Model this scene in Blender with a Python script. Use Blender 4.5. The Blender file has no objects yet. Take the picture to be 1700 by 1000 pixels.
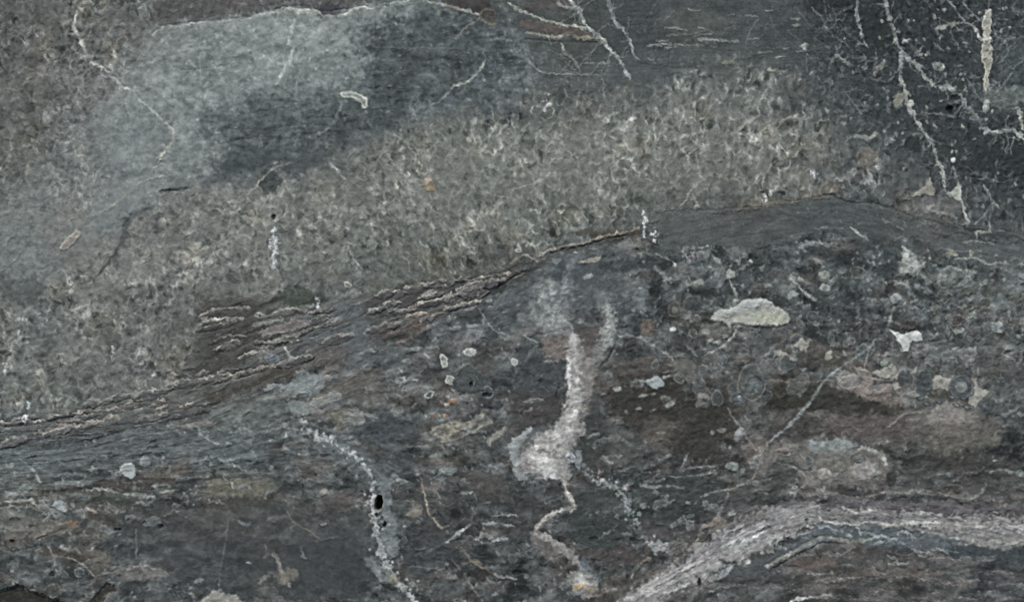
import math, random
import numpy as np
try:
    import bpy
except ImportError:          # numpy-only check of the mineral map
    bpy = None

W = 3.4                      # metres of rock seen across the frame
PX = W / 1700.0              # 2 mm of rock per unit of the drawing grid
EXPOSURE = 0.74
ALBEDO = 1.0

if bpy:
    S = bpy.context.scene
    col = S.collection
    cam_d = bpy.data.cameras.new("camera"); cam = bpy.data.objects.new("camera", cam_d); col.objects.link(cam)
    cam.location = (0, -6.0, 0); cam.rotation_euler = (math.radians(90), 0, 0)
    cam_d.sensor_width = 36; cam_d.lens = 36 * 6.0 / W; cam_d.clip_end = 200
    S.camera = cam
    EL, AZ = math.radians(52), math.radians(208)      # sun behind and left of the viewer, veiled by cloud
    wd = bpy.data.worlds.new("World"); S.world = wd; wd.use_nodes = True
    nt = wd.node_tree; bg = nt.nodes["Background"]
    sky = nt.nodes.new("ShaderNodeTexSky"); sky.sky_type = 'NISHITA'; sky.sun_disc = False
    sky.sun_elevation = EL; sky.sun_rotation = AZ
    nt.links.new(sky.outputs[0], bg.inputs[0]); bg.inputs[1].default_value = 0.08
    sd = bpy.data.lights.new("sun", 'SUN'); sun = bpy.data.objects.new("sun", sd); col.objects.link(sun)
    sd.energy = 2.0; sd.angle = math.radians(10); sd.color = (1.0, 0.93, 0.80)
    from mathutils import Vector
    dirv = Vector((math.sin(AZ) * math.cos(EL), math.cos(AZ) * math.cos(EL), math.sin(EL)))
    sun.rotation_euler = dirv.to_track_quat('Z', 'Y').to_euler()
    S.view_settings.view_transform = 'Standard'; S.view_settings.look = 'None'
    S.view_settings.exposure = EXPOSURE; S.view_settings.gamma = 1.0

# ------------------------------------------------------------------ the grid of the rock surface
STEP = 1.3
def axis(n):
    a = list(np.arange(-20, n + 20.01, STEP))
    lo, hi, s = [], [], STEP
    p, q = a[0], a[-1]
    while p > -330:
        s = min(s * 1.12, 9.0); p -= s; q += s; lo.append(p); hi.append(q)
    return np.array(lo[::-1] + a + hi, np.float32)
xs, ys = axis(1700), axis(1000)
X, Y = np.meshgrid(xs, ys)
NY, NX = X.shape
R = np.random.default_rng(7)

def _tab(seed):
    r = np.random.default_rng(seed); a = r.random((256, 256)) * 2 * np.pi
    return np.cos(a).astype(np.float32), np.sin(a).astype(np.float32)
_tabs = {}
def pn(u, v, seed=0):
    """gradient noise, about -1..1"""
    k = seed % 23
    if k not in _tabs: _tabs[k] = _tab(k + 100)
    gx, gy = _tabs[k]
    u = u + np.float32(seed * 17.31); v = v + np.float32(seed * 7.77)
    iu = np.floor(u).astype(np.int32); iv = np.floor(v).astype(np.int32)
    fu = u - iu; fv = v - iv
    su = fu * fu * fu * (fu * (fu * 6 - 15) + 10); sv = fv * fv * fv * (fv * (fv * 6 - 15) + 10)
    def g(a, b):
        i, j = (iu + a) & 255, (iv + b) & 255
        return gx[i, j] * (fu - a) + gy[i, j] * (fv - b)
    n0 = g(0, 0); n0 = n0 + (g(1, 0) - n0) * su
    n1 = g(0, 1); n1 = n1 + (g(1, 1) - n1) * su
    return (n0 + (n1 - n0) * sv) * 1.5
def fbm(u, v, o=3, seed=0, gain=.5):
    t, a, n = 0, 1.0, 0
    for k in range(o):
        t = t + a * pn(u * (2.03 ** k), v * (2.03 ** k), seed + k * 5); n += a; a *= gain
    return t / n * 1.3
def ss(a, b, x):
    t = np.clip((x - a) / (b - a), 0, 1); return t * t * (3 - 2 * t)
def worley(u, v, seed=0, jit=.9):
    """F1, F2, id of nearest cell"""
    r = np.random.default_rng(seed + 500); T = r.random((3, 128, 128)).astype(np.float32)
    iu = np.floor(u).astype(np.int32); iv = np.floor(v).astype(np.int32)
    f1 = np.full(u.shape, 9, np.float32); f2 = f1.copy(); cid = np.zeros(u.shape, np.float32)
    for a in (-1, 0, 1):
        for b in (-1, 0, 1):
            i, j = (iu + a) & 127, (iv + b) & 127
            d = np.hypot(iu + a + .5 + jit * (T[0][i, j] - .5) - u, iv + b + .5 + jit * (T[1][i, j] - .5) - v)
            c = T[2][i, j]; m = d < f1
            f2 = np.where(m, f1, np.minimum(f2, d)); cid = np.where(m, c, cid); f1 = np.where(m, d, f1)
    return f1, f2, cid

WX = fbm(X / 26, Y / 26, 3, 1) ; WY = fbm(X / 26, Y / 26, 3, 2)        # slow wobble
WX2 = fbm(X / 7, Y / 7, 2, 3) ; WY2 = fbm(X / 7, Y / 7, 2, 4)          # fine wobble

# ------------------------------------------------------------------ broad mineral colour of the rock, every 100 units
GRID = """
88,88,82 92,93,86 95,98,92 120,128,124 122,131,127 115,123,118 92,100,96 68,74,72 72,77,74 66,71,66 57,63,63 67,72,71 71,76,75 63,69,69 52,57,57 50,55,56 62,67,65
90,90,84 102,104,99 118,126,122 112,120,117 103,111,108 98,106,102 76,83,82 74,81,81 72,78,78 78,82,79 80,85,83 88,93,90 86,91,88 74,79,77 64,69,68 58,63,62 70,76,73
94,96,88 105,108,102 112,118,114 98,104,100 84,91,88 92,97,91 104,107,98 102,106,98 104,108,100 106,109,102 106,109,102 105,107,101 100,103,97 92,95,90 76,80,78 66,70,68 48,53,54
102,106,98 112,112,106 110,112,105 112,114,106 112,114,106 110,113,104 104,108,100 102,106,99 98,102,96 92,96,90 86,90,85 82,86,82 78,80,76 74,79,78 72,77,75 84,85,81 64,69,68
104,108,103 110,112,104 112,112,105 110,111,104 104,107,99 98,102,95 90,94,87 88,88,80 72,74,70 80,84,83 74,78,77 72,77,76 70,75,73 72,77,75 70,76,75 78,84,81 84,89,87
98,102,97 104,105,98 102,104,97 80,80,73 92,90,86 84,88,86 84,82,78 80,84,84 78,82,81 90,90,88 64,68,66 76,78,75 84,86,82 74,76,74 68,70,69 70,73,71 86,90,88
96,100,93 94,97,91 100,99,93 92,92,86 94,96,93 98,98,94 82,84,81 84,82,78 70,72,71 90,88,86 66,63,58 70,66,60 78,77,72 72,67,61 96,88,82 98,95,88 80,81,77
80,86,85 78,83,82 84,88,87 80,84,82 78,82,80 86,89,87 72,75,75 78,77,72 82,84,82 80,82,80 66,68,65 60,57,52 74,70,66 92,88,82 88,82,78 62,61,57 62,64,61
88,88,80 78,80,76 66,68,66 68,68,62 72,73,69 68,71,69 72,76,75 66,67,65 64,65,64 66,66,65 62,65,63 62,64,62 74,74,71 92,88,87 88,83,84 84,79,78 82,79,77
70,73,71 78,80,76 72,75,74 64,68,69 68,70,67 60,63,62 70,73,73 66,67,65 64,67,65 72,72,69 72,71,68 82,79,78 74,76,75 78,73,69 78,75,72 78,75,72 70,71,71
"""
G = np.array([[tuple(map(float, c.split(','))) for c in l.split()] for l in GRID.strip().split('\n')], np.float32)
def grid_sample(U, V):
    u = np.clip((U - 50) / 100, 0, 16); v = np.clip((V - 50) / 100, 0, 9)
    i = np.minimum(u.astype(int), 15); j = np.minimum(v.astype(int), 8)
    fu = (u - i)[..., None]; fv = (v - j)[..., None]
    fu = fu * fu * (3 - 2 * fu); fv = fv * fv * (3 - 2 * fv)
    return (G[j, i] * (1 - fu) + G[j, i + 1] * fu) * (1 - fv) + (G[j + 1, i] * (1 - fu) + G[j + 1, i + 1] * fu) * fv
C = grid_sample(X + 26 * WX + 6 * WX2, Y + 20 * WY + 6 * WY2).astype(np.float32); C0 = C.copy()
H = np.zeros_like(X)                                                    # relief, millimetres
L = np.zeros(X.shape, np.int32)                                        # which piece of rock each point belongs to
PARTS = {}                                                              # id -> name, label, parent id, material
_next = [100]
def part(name, label=None, parent=None, mat='quartz'):
    k = _next[0]; _next[0] += 1; PARTS[k] = (name, label, parent, mat); return k

# ------------------------------------------------------------------ drawing tools (all in the rock's own plane)
def win(x0, y0, x1, y1, pad):
    a = max(0, np.searchsorted(xs, x0 - pad)); b = min(NX, np.searchsorted(xs, x1 + pad) + 1)
    c = max(0, np.searchsorted(ys, y0 - pad)); d = min(NY, np.searchsorted(ys, y1 + pad) + 1)
    return slice(c, d), slice(a, b)
def spline(p, n=6):
    p = np.array(p, np.float32)
    if len(p) < 3: return p
    q = np.vstack([2 * p[0] - p[1], p, 2 * p[-1] - p[-2]]); out = []
    t = np.linspace(0, 1, n, endpoint=False)[:, None]
    for i in range(len(p) - 1):
        a, b, c, d = q[i:i + 4]
        out.append(.5 * (2 * b + (c - a) * t + (2 * a - 5 * b + 4 * c - d) * t * t + (3 * b - a - 3 * c + d) * t ** 3))
    return np.vstack(out + [p[-1:]])
_sd = [0]
def blend(s, a, c, var=.10, seed=0):
    n = fbm(X[s] / 9, Y[s] / 9, 3, seed + 9)[..., None]
    cc = np.array(c, np.float32) * (1 + var * 1.6 * n)
    C[s] = C[s] * (1 - a[..., None]) + cc * a[..., None]
def stroke(pts, w, c=(165, 168, 158), a=.9, rag=.35, wob=1.0, soft=1.8, brk=.0, h=1.2, name=None, label=None, parent=None, mat='quartz', shade=0, n=5):
    _sd[0] += 1; sd = _sd[0]
    p = spline(pts, n); m = len(p)
    ww = np.full(m, float(w), np.float32) if np.isscalar(w) else np.interp(np.linspace(0, 1, m), np.linspace(0, 1, len(w)), w).astype(np.float32)
    if ww.mean() < 4 and c[0] > 90: c = tuple(q + 3 for q in c); ww = ww + .3
    s = win(p[:, 0].min(), p[:, 1].min(), p[:, 0].max(), p[:, 1].max(), ww.max() * 1.6 + 8)
    k = wob * (1.0 + .12 * ww.mean())
    U = X[s] + k * 1.4 * WX2[s] + k * .9 * WX[s]; V = Y[s] + k * 1.4 * WY2[s] + k * .9 * WY[s]
    e = np.full(U.shape, 1e9, np.float32)
    rn = 1 + rag * 1.3 * fbm(X[s] / 11, Y[s] / 11, 2, sd + 3)
    for i in range(m - 1):
        d = p[i + 1] - p[i]; l2 = float(d @ d) + 1e-6
        t = np.clip(((U - p[i, 0]) * d[0] + (V - p[i, 1]) * d[1]) / l2, 0, 1)
        dist = np.hypot(U - p[i, 0] - t * d[0], V - p[i, 1] - t * d[1])
        e = np.minimum(e, dist - .5 * (ww[i] + (ww[i + 1] - ww[i]) * t) * rn)
    al = np.clip(.5 - e / (soft * (1 + .1 * ww.mean())), 0, 1)
    al = al * np.clip(.82 + .7 * fbm(X[s] / 26, Y[s] / 26, 3, sd + 61), .3, 1.05)
    if brk: al = al * ss(-.9 + brk, -.2 + brk, fbm(X[s] / 13, Y[s] / 13, 2, sd + 31) + .25)
    if shade:
        al2 = np.clip(.5 - (e - 1) / 4, 0, 1) * .6; H[s] -= al2 * shade
    blend(s, a * al, c, .2, sd); H[s] += h * al
    if name:
        k = part(name, label, parent, mat); L[s][al > .33] = k
    return s, al
def sdist(p, U, V):
    e = np.full(U.shape, 1e9, np.float32); ins = np.zeros(U.shape, bool); n = len(p)
    for i in range(n):
        a, b = p[i], p[(i + 1) % n]; d = b - a
        t = np.clip(((U - a[0]) * d[0] + (V - a[1]) * d[1]) / (float(d @ d) + 1e-6), 0, 1)
        e = np.minimum(e, np.hypot(U - a[0] - t * d[0], V - a[1] - t * d[1]))
        if a[1] != b[1]:
            c = ((V >= a[1]) != (V >= b[1])) & (U < (b[0] - a[0]) * (V - a[1]) / (b[1] - a[1]) + a[0]); ins ^= c
    return np.where(ins, -e, e)
def poly(pts, c=None, a=.9, feather=2.0, wob=1.0, h=1.0, rim=None, rimw=3, name=None, label=None, parent=None, mat='quartz', var=.1, tex=0, curve=True, full=False):
    _sd[0] += 1; sd = _sd[0]
    p = np.array(pts, np.float32)
    if curve: p = spline(list(p) + [p[0]], 3)[:-1]
    s = win(p[:, 0].min(), p[:, 1].min(), p[:, 0].max(), p[:, 1].max(), feather * 1.5 + 6 + 4 * wob)
    U = X[s] + wob * (2.2 * WX2[s] + 3.0 * WX[s]); V = Y[s] + wob * (2.2 * WY2[s] + 3.0 * WY[s])
    e = sdist(p, U, V); al = np.clip(.5 - e / feather, 0, 1)
    if feather > 6: al = al * al * (3 - 2 * al)
    aa = al
    if tex: aa = al * np.clip(1 - tex + tex * (fbm(X[s] / 12, Y[s] / 12, 3, sd + 41) * 1.2 + .6), 0, 1)
    if c is not None: blend(s, a * aa, c, var, sd)
    if rim is not None: blend(s, np.clip(1 - np.abs(e + rimw * .5) / (rimw * .5 + .8), 0, 1) * a, rim, .08, sd)
    H[s] += h * al
    if name:
        k = part(name, label, parent, mat); L[s][al > .5] = k
    return s, al
def clast(cx, cy, rx, ry, c, rot=0, rim=None, rimw=2.6, a=.9, h=2.0, irr=.22, name='clast', label=None, parent=5, mat='clast', soft=1.6, core=None):
    _sd[0] += 1; sd = _sd[0]
    s = win(cx, cy, cx, cy, max(rx, ry) * 1.5 + 5)
    u = X[s] - cx + .6 * WX2[s]; v = Y[s] - cy + .6 * WY2[s]; k = math.radians(rot)
    u, v = u * math.cos(k) + v * math.sin(k), -u * math.sin(k) + v * math.cos(k)
    r = np.hypot(u / rx, v / ry); th = np.arctan2(v, u)
    q = 1.1 * min(rx, ry) + 1
    r = r / (1 + irr * (np.sin(2 * th + sd) * .35 + np.sin(3 * th + sd * 2.1) * .25)) * (1 + 1.0 * irr * fbm(X[s] / q + sd, Y[s] / q, 2, sd))
    e = (r - 1) * min(rx, ry); al = np.clip(.5 - e / soft, 0, 1)
    if c is not None: blend(s, al * a * np.clip(.9 + .5 * fbm(X[s] / 8, Y[s] / 8, 2, sd + 5), .4, 1), c, .16, sd)
    if core is not None: blend(s, np.clip(.5 - (r - .45) * min(rx, ry) / soft, 0, 1) * a, core, .1, sd)
    if rim is not None: blend(s, np.clip(1.2 - np.abs(e + rimw * .5) / (rimw * .5), 0, 1) * a, rim, .1, sd)
    H[s] += h * al * np.clip(1 - .35 * r * r, 0, 1)
    if name:
        k = part(name, label, parent, mat); L[s][al > .5] = k
    return s, al

def curve(pts, x):
    p = np.array(pts, np.float32); return np.interp(x, p[:, 0], p[:, 1]).astype(np.float32)
def mask(pts, feather=10, wob=1.5):
    s, al = poly(pts, None, 1, feather, wob, 0); m = np.zeros_like(X); m[s] = al; return m

# ------------------------------------------------------------------ where each bed of rock lies
Xw = X + 5 * WX + 1.5 * WX2; Yw = Y + 7 * WY + 2.2 * WY2
LT = [(-400, 730), (0, 695), (100, 682), (200, 652), (268, 640), (292, 628), (312, 600), (322, 566), (334, 534), (346, 506), (380, 494), (430, 488), (560, 495), (640, 478), (700, 470), (800, 452), (880, 430), (950, 408), (1060, 374), (1090, 350), (1160, 347), (1270, 343), (1300, 334), (1380, 323), (1450, 337), (1510, 356), (1600, 372), (1700, 385), (2100, 420)]
LB = [(-400, 790), (0, 745), (100, 736), (250, 704), (345, 682), (440, 652), (520, 612), (620, 572), (690, 546), (790, 504), (850, 462), (910, 427), (1060, 388), (1095, 416), (1150, 408), (1280, 412), (1371, 383), (1442, 398), (1500, 388), (1568, 418), (1700, 440), (2100, 470)]
lt, lb = curve(LT, Xw), curve(LB, Xw)
upper = ss(6, -6, Y - lt + 4 * WY2)
lower = ss(-4, 5, Y - lb + 4 * WY2)
ledge = np.clip(1 - upper - lower, 0, 1)
lens = mask([(252, 62), (275, 44), (330, 37), (430, 25), (520, 20), (560, 26), (600, 14), (672, 2), (770, 5), (860, 60), (900, 110), (860, 165), (740, 185), (690, 210), (620, 225), (530, 262), (440, 290), (350, 300), (268, 318), (250, 345), (205, 375), (130, 430), (100, 400), (150, 350), (185, 300), (160, 230), (165, 180), (215, 150), (240, 100)], 34, 5)
dlens = mask([(600, 58), (640, 40), (672, 28), (690, 12), (770, 8), (850, 45), (880, 100), (840, 160), (740, 185), (680, 195), (620, 200), (612, 130)], 48, 9)
lensdark = mask([(350, 185), (470, 158), (545, 160), (600, 130), (650, 140), (660, 200), (570, 248), (470, 278), (390, 300), (345, 292), (390, 245), (340, 215)], 50, 7)
topdark = mask([(690, -400), (700, 0), (800, 40), (850, 140), (930, 150), (1040, 140), (1100, 120), (1200, 100), (1420, 90), (1420, -400)], 52, 7)
right = mask([(1345, -400), (1345, 90), (1390, 180), (1450, 250), (1540, 290), (1600, 340), (2100, 330), (2100, -400)], 110, 6)
bandR = mask([(1092, 352), (1160, 350), (1265, 345), (1305, 336), (1380, 325), (1450, 338), (1510, 357), (1560, 380), (1600, 395), (2100, 430), (2100, 470), (1700, 445), (1568, 418), (1500, 388), (1442, 399), (1371, 382), (1295, 402), (1200, 412), (1105, 414)], 11, 3)
pale = mask([(1010, 1030), (1050, 985), (1085, 962), (1115, 940), (1150, 912), (1182, 888), (1215, 870), (1262, 850), (1310, 843), (1370, 845), (1440, 851), (1500, 854), (1600, 858), (2100, 884), (2100, 930), (1700, 912), (1640, 908), (1560, 888), (1470, 873), (1400, 870), (1340, 876), (1290, 902), (1250, 925), (1200, 945), (1160, 966), (1120, 985), (1070, 1030)], 15, 6)
beds = mask([(1080, 1400), (1130, 990), (1200, 955), (1290, 915), (1360, 895), (1480, 895), (1600, 905), (1700, 915), (2100, 920), (2100, 1400)], 12, 2) * (1 - pale)
slate = mask([(215, 850), (300, 848), (420, 835), (520, 850), (610, 860), (612, 950), (560, 990), (450, 985), (380, 975), (280, 950), (230, 900)], 56, 5)
brown = mask([(1000, 660), (1080, 640), (1160, 650), (1240, 700), (1280, 660), (1300, 632), (1420, 625), (1500, 660), (1520, 690), (1640, 700), (2100, 720), (2100, 770), (1560, 800), (1480, 760), (1400, 730), (1280, 745), (1180, 770), (1050, 740)], 24, 2) * (1 - pale)
speck = np.clip(upper - lens - topdark - right * .8, 0, 1)
cong = np.clip(lower - pale - beds - slate - bandR, 0, 1)
L[:] = 0
L[ledge > .5] = 4
L[lower > .5] = 5
L[(beds > .5)] = 8; L[(slate > .5)] = 6; L[brown > .55] = 9; L[pale > .5] = 7; L[bandR > .5] = 3
L[(upper > .5) & (topdark > .5)] = 2; L[(upper > .5) & (lens > .5)] = 1; L[(upper > .5) & (right > .5)] = 10

# bedding: distance across the layers, following their dip
c0 = curve([(-400, 60), (0, 30), (300, 0), (700, -60), (1000, -20), (1700, -20), (2100, 0)], X)
ca = curve([(-400, 800), (0, 720), (340, 680), (620, 560), (900, 430), (1060, 390), (1300, 345), (1420, 345), (1560, 385), (1700, 415), (2100, 430)], X)
cb = curve([(-400, 850), (0, 850), (300, 830), (500, 815), (700, 850), (1000, 870), (1160, 830), (1300, 800), (1500, 815), (1700, 800), (2100, 800)], X)
cd = curve([(-400, 1050), (0, 1010), (300, 970), (600, 1010), (900, 1120), (1040, 1060), (1180, 945), (1300, 900), (1400, 880), (1500, 880), (1600, 895), (1700, 905), (2100, 910)], X)
def off(c): return c - c.mean()
def mixo(a, b, oa, ob): t = np.clip((Y - a) / np.maximum(b - a, 20), 0, 1); t = t * t * (3 - 2 * t); return oa + (ob - oa) * t
S1 = (Y - np.where(Y < ca, mixo(c0, ca, off(c0), off(ca)), np.where(Y < cb, mixo(ca, cb, off(ca), off(cb)), mixo(cb, cd, off(cb), off(cd))))).astype(np.float32)
S1 = S1 + 5 * WY + 1.5 * WY2
bedA = fbm(X / 75, S1 / 9, 3, 11)              # broad beds
bedB = fbm(X / 34, S1 / 3.6, 2, 12)            # fine laminae
bedL = 1 - np.abs(pn(X / 80, S1 / 11, 13)) * 2.2   # bright laminae
bedL2 = 1 - np.abs(pn(X / 46, S1 / 6.5, 14)) * 2.2

# ------------------------------------------------------------------ textures of the beds
def add(m, v, tint=(1, 1, 1)):
    global C
    C += (m * v)[..., None] * np.array(tint, np.float32)
grain = fbm(X / 3.4, Y / 3.4, 2, 21); grain2 = fbm(X / 9, Y / 9, 2, 22); mott = fbm(X / 34, Y / 34, 3, 23)
CS = C.copy()
# speckled rock: a network of pale mineral round dark grains, drawn out downwards in the middle
Ux = X + 6 * WX + 1.1 * WX2; Vy = Y + 6 * WY + 1.1 * WY2
str_ = 1 + .8 * ss(600, 900, X)
r1 = 1 - np.abs(pn(Ux / 15, Vy / (16 * str_), 31)) * 2.0
r2 = 1 - np.abs(pn(Ux / 9, Vy / (9 * str_), 32)) * 2.0
r3 = 1 - np.abs(pn(Ux / 24, Vy / (30 * str_), 33)) * 2.2
patch = np.clip(.55 + .9 * fbm(X / 46, Y / 46, 3, 34), 0, 1.3)
clump = .6 * fbm(X / 62, Y / 58, 3, 156) + fbm(Ux / 30, Vy / (34 * str_ ** .5), 3, 35)
net = ss(.35, 1.0, r1) * .55 + ss(.4, 1.0, r2) * .2 + ss(.4, 1, r3) * .6
f1, f2, cid = worley(Ux / 11, Vy / (11 * (1 + .3 * ss(600, 900, X))), 3)
dark = ss(.5, .1, f1) * (cid < .22)
sp = ss(.42, .2, f1) * (cid > .9)
dark2 = ss(.0, .6, fbm(Ux / 16, Vy / (18 * str_ ** .5), 3, 36))
add(speck, 28 * (net - .5) * np.clip(patch + clump * .6, .1, 1.5), (1.0, 1.0, .95))
add(speck, -8 * dark); add(speck, -20 * (dark2 - .3), (1, .97, 1.0)); add(speck, 36 * sp * patch, (1, .98, .9)); add(speck, 17 * clump + 6 * mott, (1.05, 1, .9))
e1, e2, eid = worley((X + 8 * WX + 1.8 * WX2) / 17, (Y + 8 * WY + 1.8 * WY2) / (17 * str_ ** .6), 13)
cells = ss(.3, .03, e2 - e1) * np.clip(.35 + 1.1 * fbm(X / 38, Y / 44, 3, 39) + .35 * ss(700, 1000, X), 0, 1.15)
centre = ss(560, 760, X) * ss(1480, 1300, X)
cells = cells * ss(-.35, .35, fbm(X / 15, Y / 18, 2, 40))
add(speck, 36 * (cells - .12) * (.5 + .7 * centre), (1, 1, .93)); add(speck, 10 * (eid - .5) * (.5 + .6 * centre) - 9 * ss(.38, .1, e1) * (eid < .5), (1, 1, 1)); add(speck * centre, 9 * fbm(X / 50, Y / 60, 2, 139))
add(speck, 10); add(speck * centre, 7, (1, 1, .6)); H += speck * 1.6 * (cells - .2)
blob = ss(.28, .55, fbm(Ux / 10, Vy / 11, 2, 38)) * ss(-.25, .4, clump)
blob2 = ss(.2, .5, fbm(Ux / 15, Vy / 17, 3, 165)) * ss(-.3, .4, clump)
add(speck, 24 * blob + 20 * (blob2 - .2) - 22 * (ss(.3, .6, fbm(Ux / 13, Vy / 13, 2, 166))), (1.02, 1, .92))
add(speck, 7 * grain + 7 * grain2)
tanm = ss(.1, .5, fbm(X / 60, Y / 60, 2, 37)) * speck
add(tanm, 1, (4, 1, -3))
amp = np.clip(.85 + .95 * fbm(X / 105, Y / 80, 2, 162) + .06 * centre, .6, 1.15)
C = CS + (C - CS) * amp[..., None]
H += speck * (1.2 * (net - .6) * patch - 1.0 * dark + .8 * grain2 + 1.6 * mott - 1.0 * dark2)
# lens: smooth, faintly bedded
C += (lens * (1 - lensdark) * .6)[..., None] * (np.array((129, 137, 133), np.float32) - C)
C += (dlens * .85)[..., None] * (np.array((70, 78, 79), np.float32) - C)
C += (lensdark * .62)[..., None] * (np.array((80, 88, 88), np.float32) - C)
wsp = fbm((X - .9 * Y + 8 * WX) / 60, (Y + .55 * X + 8 * WY) / 12, 3, 160)
add(lens, 9 * wsp)
bl = fbm((X + Y * .5) / 50, (Y + .10 * X) / 5, 3, 41)
lc = fbm(Ux / 20, Vy / 15, 3, 143)
add(lens, 20 * (cells - .2) * ss(.0, .5, fbm(X / 55, Y / 55, 2, 145)) + 14 * fbm(X / 80, Y / 50, 3, 146) + 9 * fbm((X + 1.1 * Y) / 70, (Y - .7 * X) / 14, 3, 147)); add(lens, 3 * bl + 9 * grain2 + 5 * grain + 10 * mott + 16 * lc - 12 * ss(.25, .6, fbm(Ux / 12, Vy / 9, 2, 144)))
add(lens * (lensdark + dlens * .8), -14 * ss(.15, .6, fbm(X / 60, (Y + .08 * X + 5 * WY) / 5.5, 2, 42)))
add(lens, 16 * ss(.7, 1.0, 1 - np.abs(pn(Ux / 20, Vy / 34, 43)) * 2.2) * ss(0, .5, fbm(X / 70, Y / 70, 2, 44)))
add(lens, 20 * ss(.32, .15, f1) * (cid > .93))
H += lens * (.25 * bl + .6 * grain2 + 1.2 * mott)
# dark rock above and right
add(topdark, 7 * fbm(Ux / 30, Vy / 22, 3, 157) + 5 * bedA + 3 * bedB + 6 * grain + 7 * mott + 14 * ss(.8, 1.0, bedL2) * ss(.1, .5, fbm(X / 40, Y / 20, 2, 45)))
H += topdark * (.5 * bedA + .3 * bedB + 1.4 * mott)
add(right, 7, (.85, 1, 1.15))
rb = ss(.15, .6, fbm(Ux / 16, Vy / 16, 3, 46)); rn_ = ss(.6, 1, 1 - np.abs(pn(Ux / 19, Vy / 19, 47)) * 2.1) * ss(-.1, .5, fbm(X / 60, Y / 60, 2, 48))
add(right, 26 * (rb - .35) + 30 * (rn_ - .2) + 7 * grain + 10 * grain2 + 40 * ss(.3, .15, f1) * (cid > .86) - 12 * dark)
H += right * (2.2 * (rb - .3) + 1.0 * rn_ + 1.0 * grain2 - dark)
# ledge beds
led = np.clip(ledge - bandR, 0, 1)
add(led, 14 * bedA + 5 * bedB + 30 * ss(.72, 1, bedL) * ss(-.2, .4, fbm(X / 40, Y / 14, 2, 49)), (1, .97, .9)); add(led, -26 * ss(.1, .6, fbm(X / 45, S1 / 7, 2, 50)), (.9, 1, 1.05)); add(led, 6 * grain + 8 * mott, (1.2, 1, .8))
H += led * (1.8 * bedA + .3 * bedB + 1.5)
add(bandR, 2 + 8 * fbm(Ux / 60, S1 / 9, 3, 159) + 12 * ss(.7, 1, bedL2) * ss(0, .5, fbm(X / 60, Y / 20, 2, 161)) + 3 * bedB + 5 * bedA + 4 * grain + 6 * mott - 10 * ss(.7, 1, bedL2) * ss(0, .5, mott + .2)); H += bandR * (.5 * bedA + .3 * bedB - 1)
# conglomerate
gcong = np.clip(cong, 0, 1)
cA = ss(.25, .6, fbm(Ux / 28, Vy / 17, 3, 51)); cBn = fbm(Ux / 44, S1 / 15, 3, 52)
lobe = fbm(Ux / 60, S1 / 30, 3, 59)
add(gcong, 14 * lobe + 8 * cBn + 3 * bedA + 2 * bedB + 3 * grain + 4 * grain2 + 5 * (cA - .3))
add(gcong, 9 * ss(.8, 1.0, bedL2) * ss(.05, .5, fbm(X / 50, Y / 24, 2, 53)))
add(gcong * ss(0, .5, fbm(X / 90, S1 / 34, 2, 54)), 1, (5, 0, -3))
add(gcong, 34 * ss(.27, .14, f1) * (cid > .9)); add(gcong, -22 * ss(.3, .16, f1) * (cid < .07))
pch = np.clip(.35 + .9 * fbm(X / 80, Y / 50, 2, 58), 0, 1)
H += gcong * (1.6 * cBn + .3 * pch * bedA + .7 * grain2 + 1.4 * (cA - .3))
cn = fbm(Ux / 46 + .5 * WY, (S1 + 4 * WX2 + 6 * WX) / 26, 4, 151); cn2 = fbm(Ux / 22, Vy / 13, 3, 152)
def steps(n, ths, w=.035): return sum(ss(t - w, t + w, n) for t in ths)
lowm = np.clip(cong + brown, 0, 1) * (1 - .3 * slate); lowm = np.clip(lowm + .55 * slate, 0, 1)
add(lowm, 7.5 * (steps(cn, (-.42, -.2, .02, .2, .38)) - 2.3) + 5.5 * (steps(cn2, (-.25, .05, .3)) - 1.4))
for n_, t_, a_ in ((cn, .2, 13), (cn, -.2, 7), (cn2, .3, 14), (cn2, -.25, -9)): add(lowm * ss(-.1, .4, fbm(X / 45, Y / 45, 2, 153)), a_ * ss(.045, .0, np.abs(n_ - t_)))
H += lowm * (.5 * (steps(cn, (-.42, -.2, .02, .2, .38)) - 2.3) + .3 * (steps(cn2, (-.25, .05, .3)) - 1.4))
# upper right part of the conglomerate: blotchy, pale spots in dark matrix
blot = mask([(1040, 420), (1300, 420), (1560, 430), (2100, 470), (2100, 640), (1640, 640), (1500, 600), (1380, 570), (1150, 560), (1040, 520)], 40, 2)
add(blot * ss(1380, 1600, X), 12); b1 = ss(.25, .55, fbm(Ux / 18, Vy / 18, 3, 55)); b2 = ss(.3, .7, fbm(Ux / 10, Vy / 10, 2, 56))
bl2 = blot * (.45 + .55 * ss(1420, 1640, X))
add(bl2, 36 * (b1 - .3) + 22 * (b2 - .25) - 16 * ss(.2, .6, fbm(Ux / 20, Vy / 20, 2, 57)), (1, 1.01, 1)); H += blot * (2 * b1 - 1)
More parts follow.
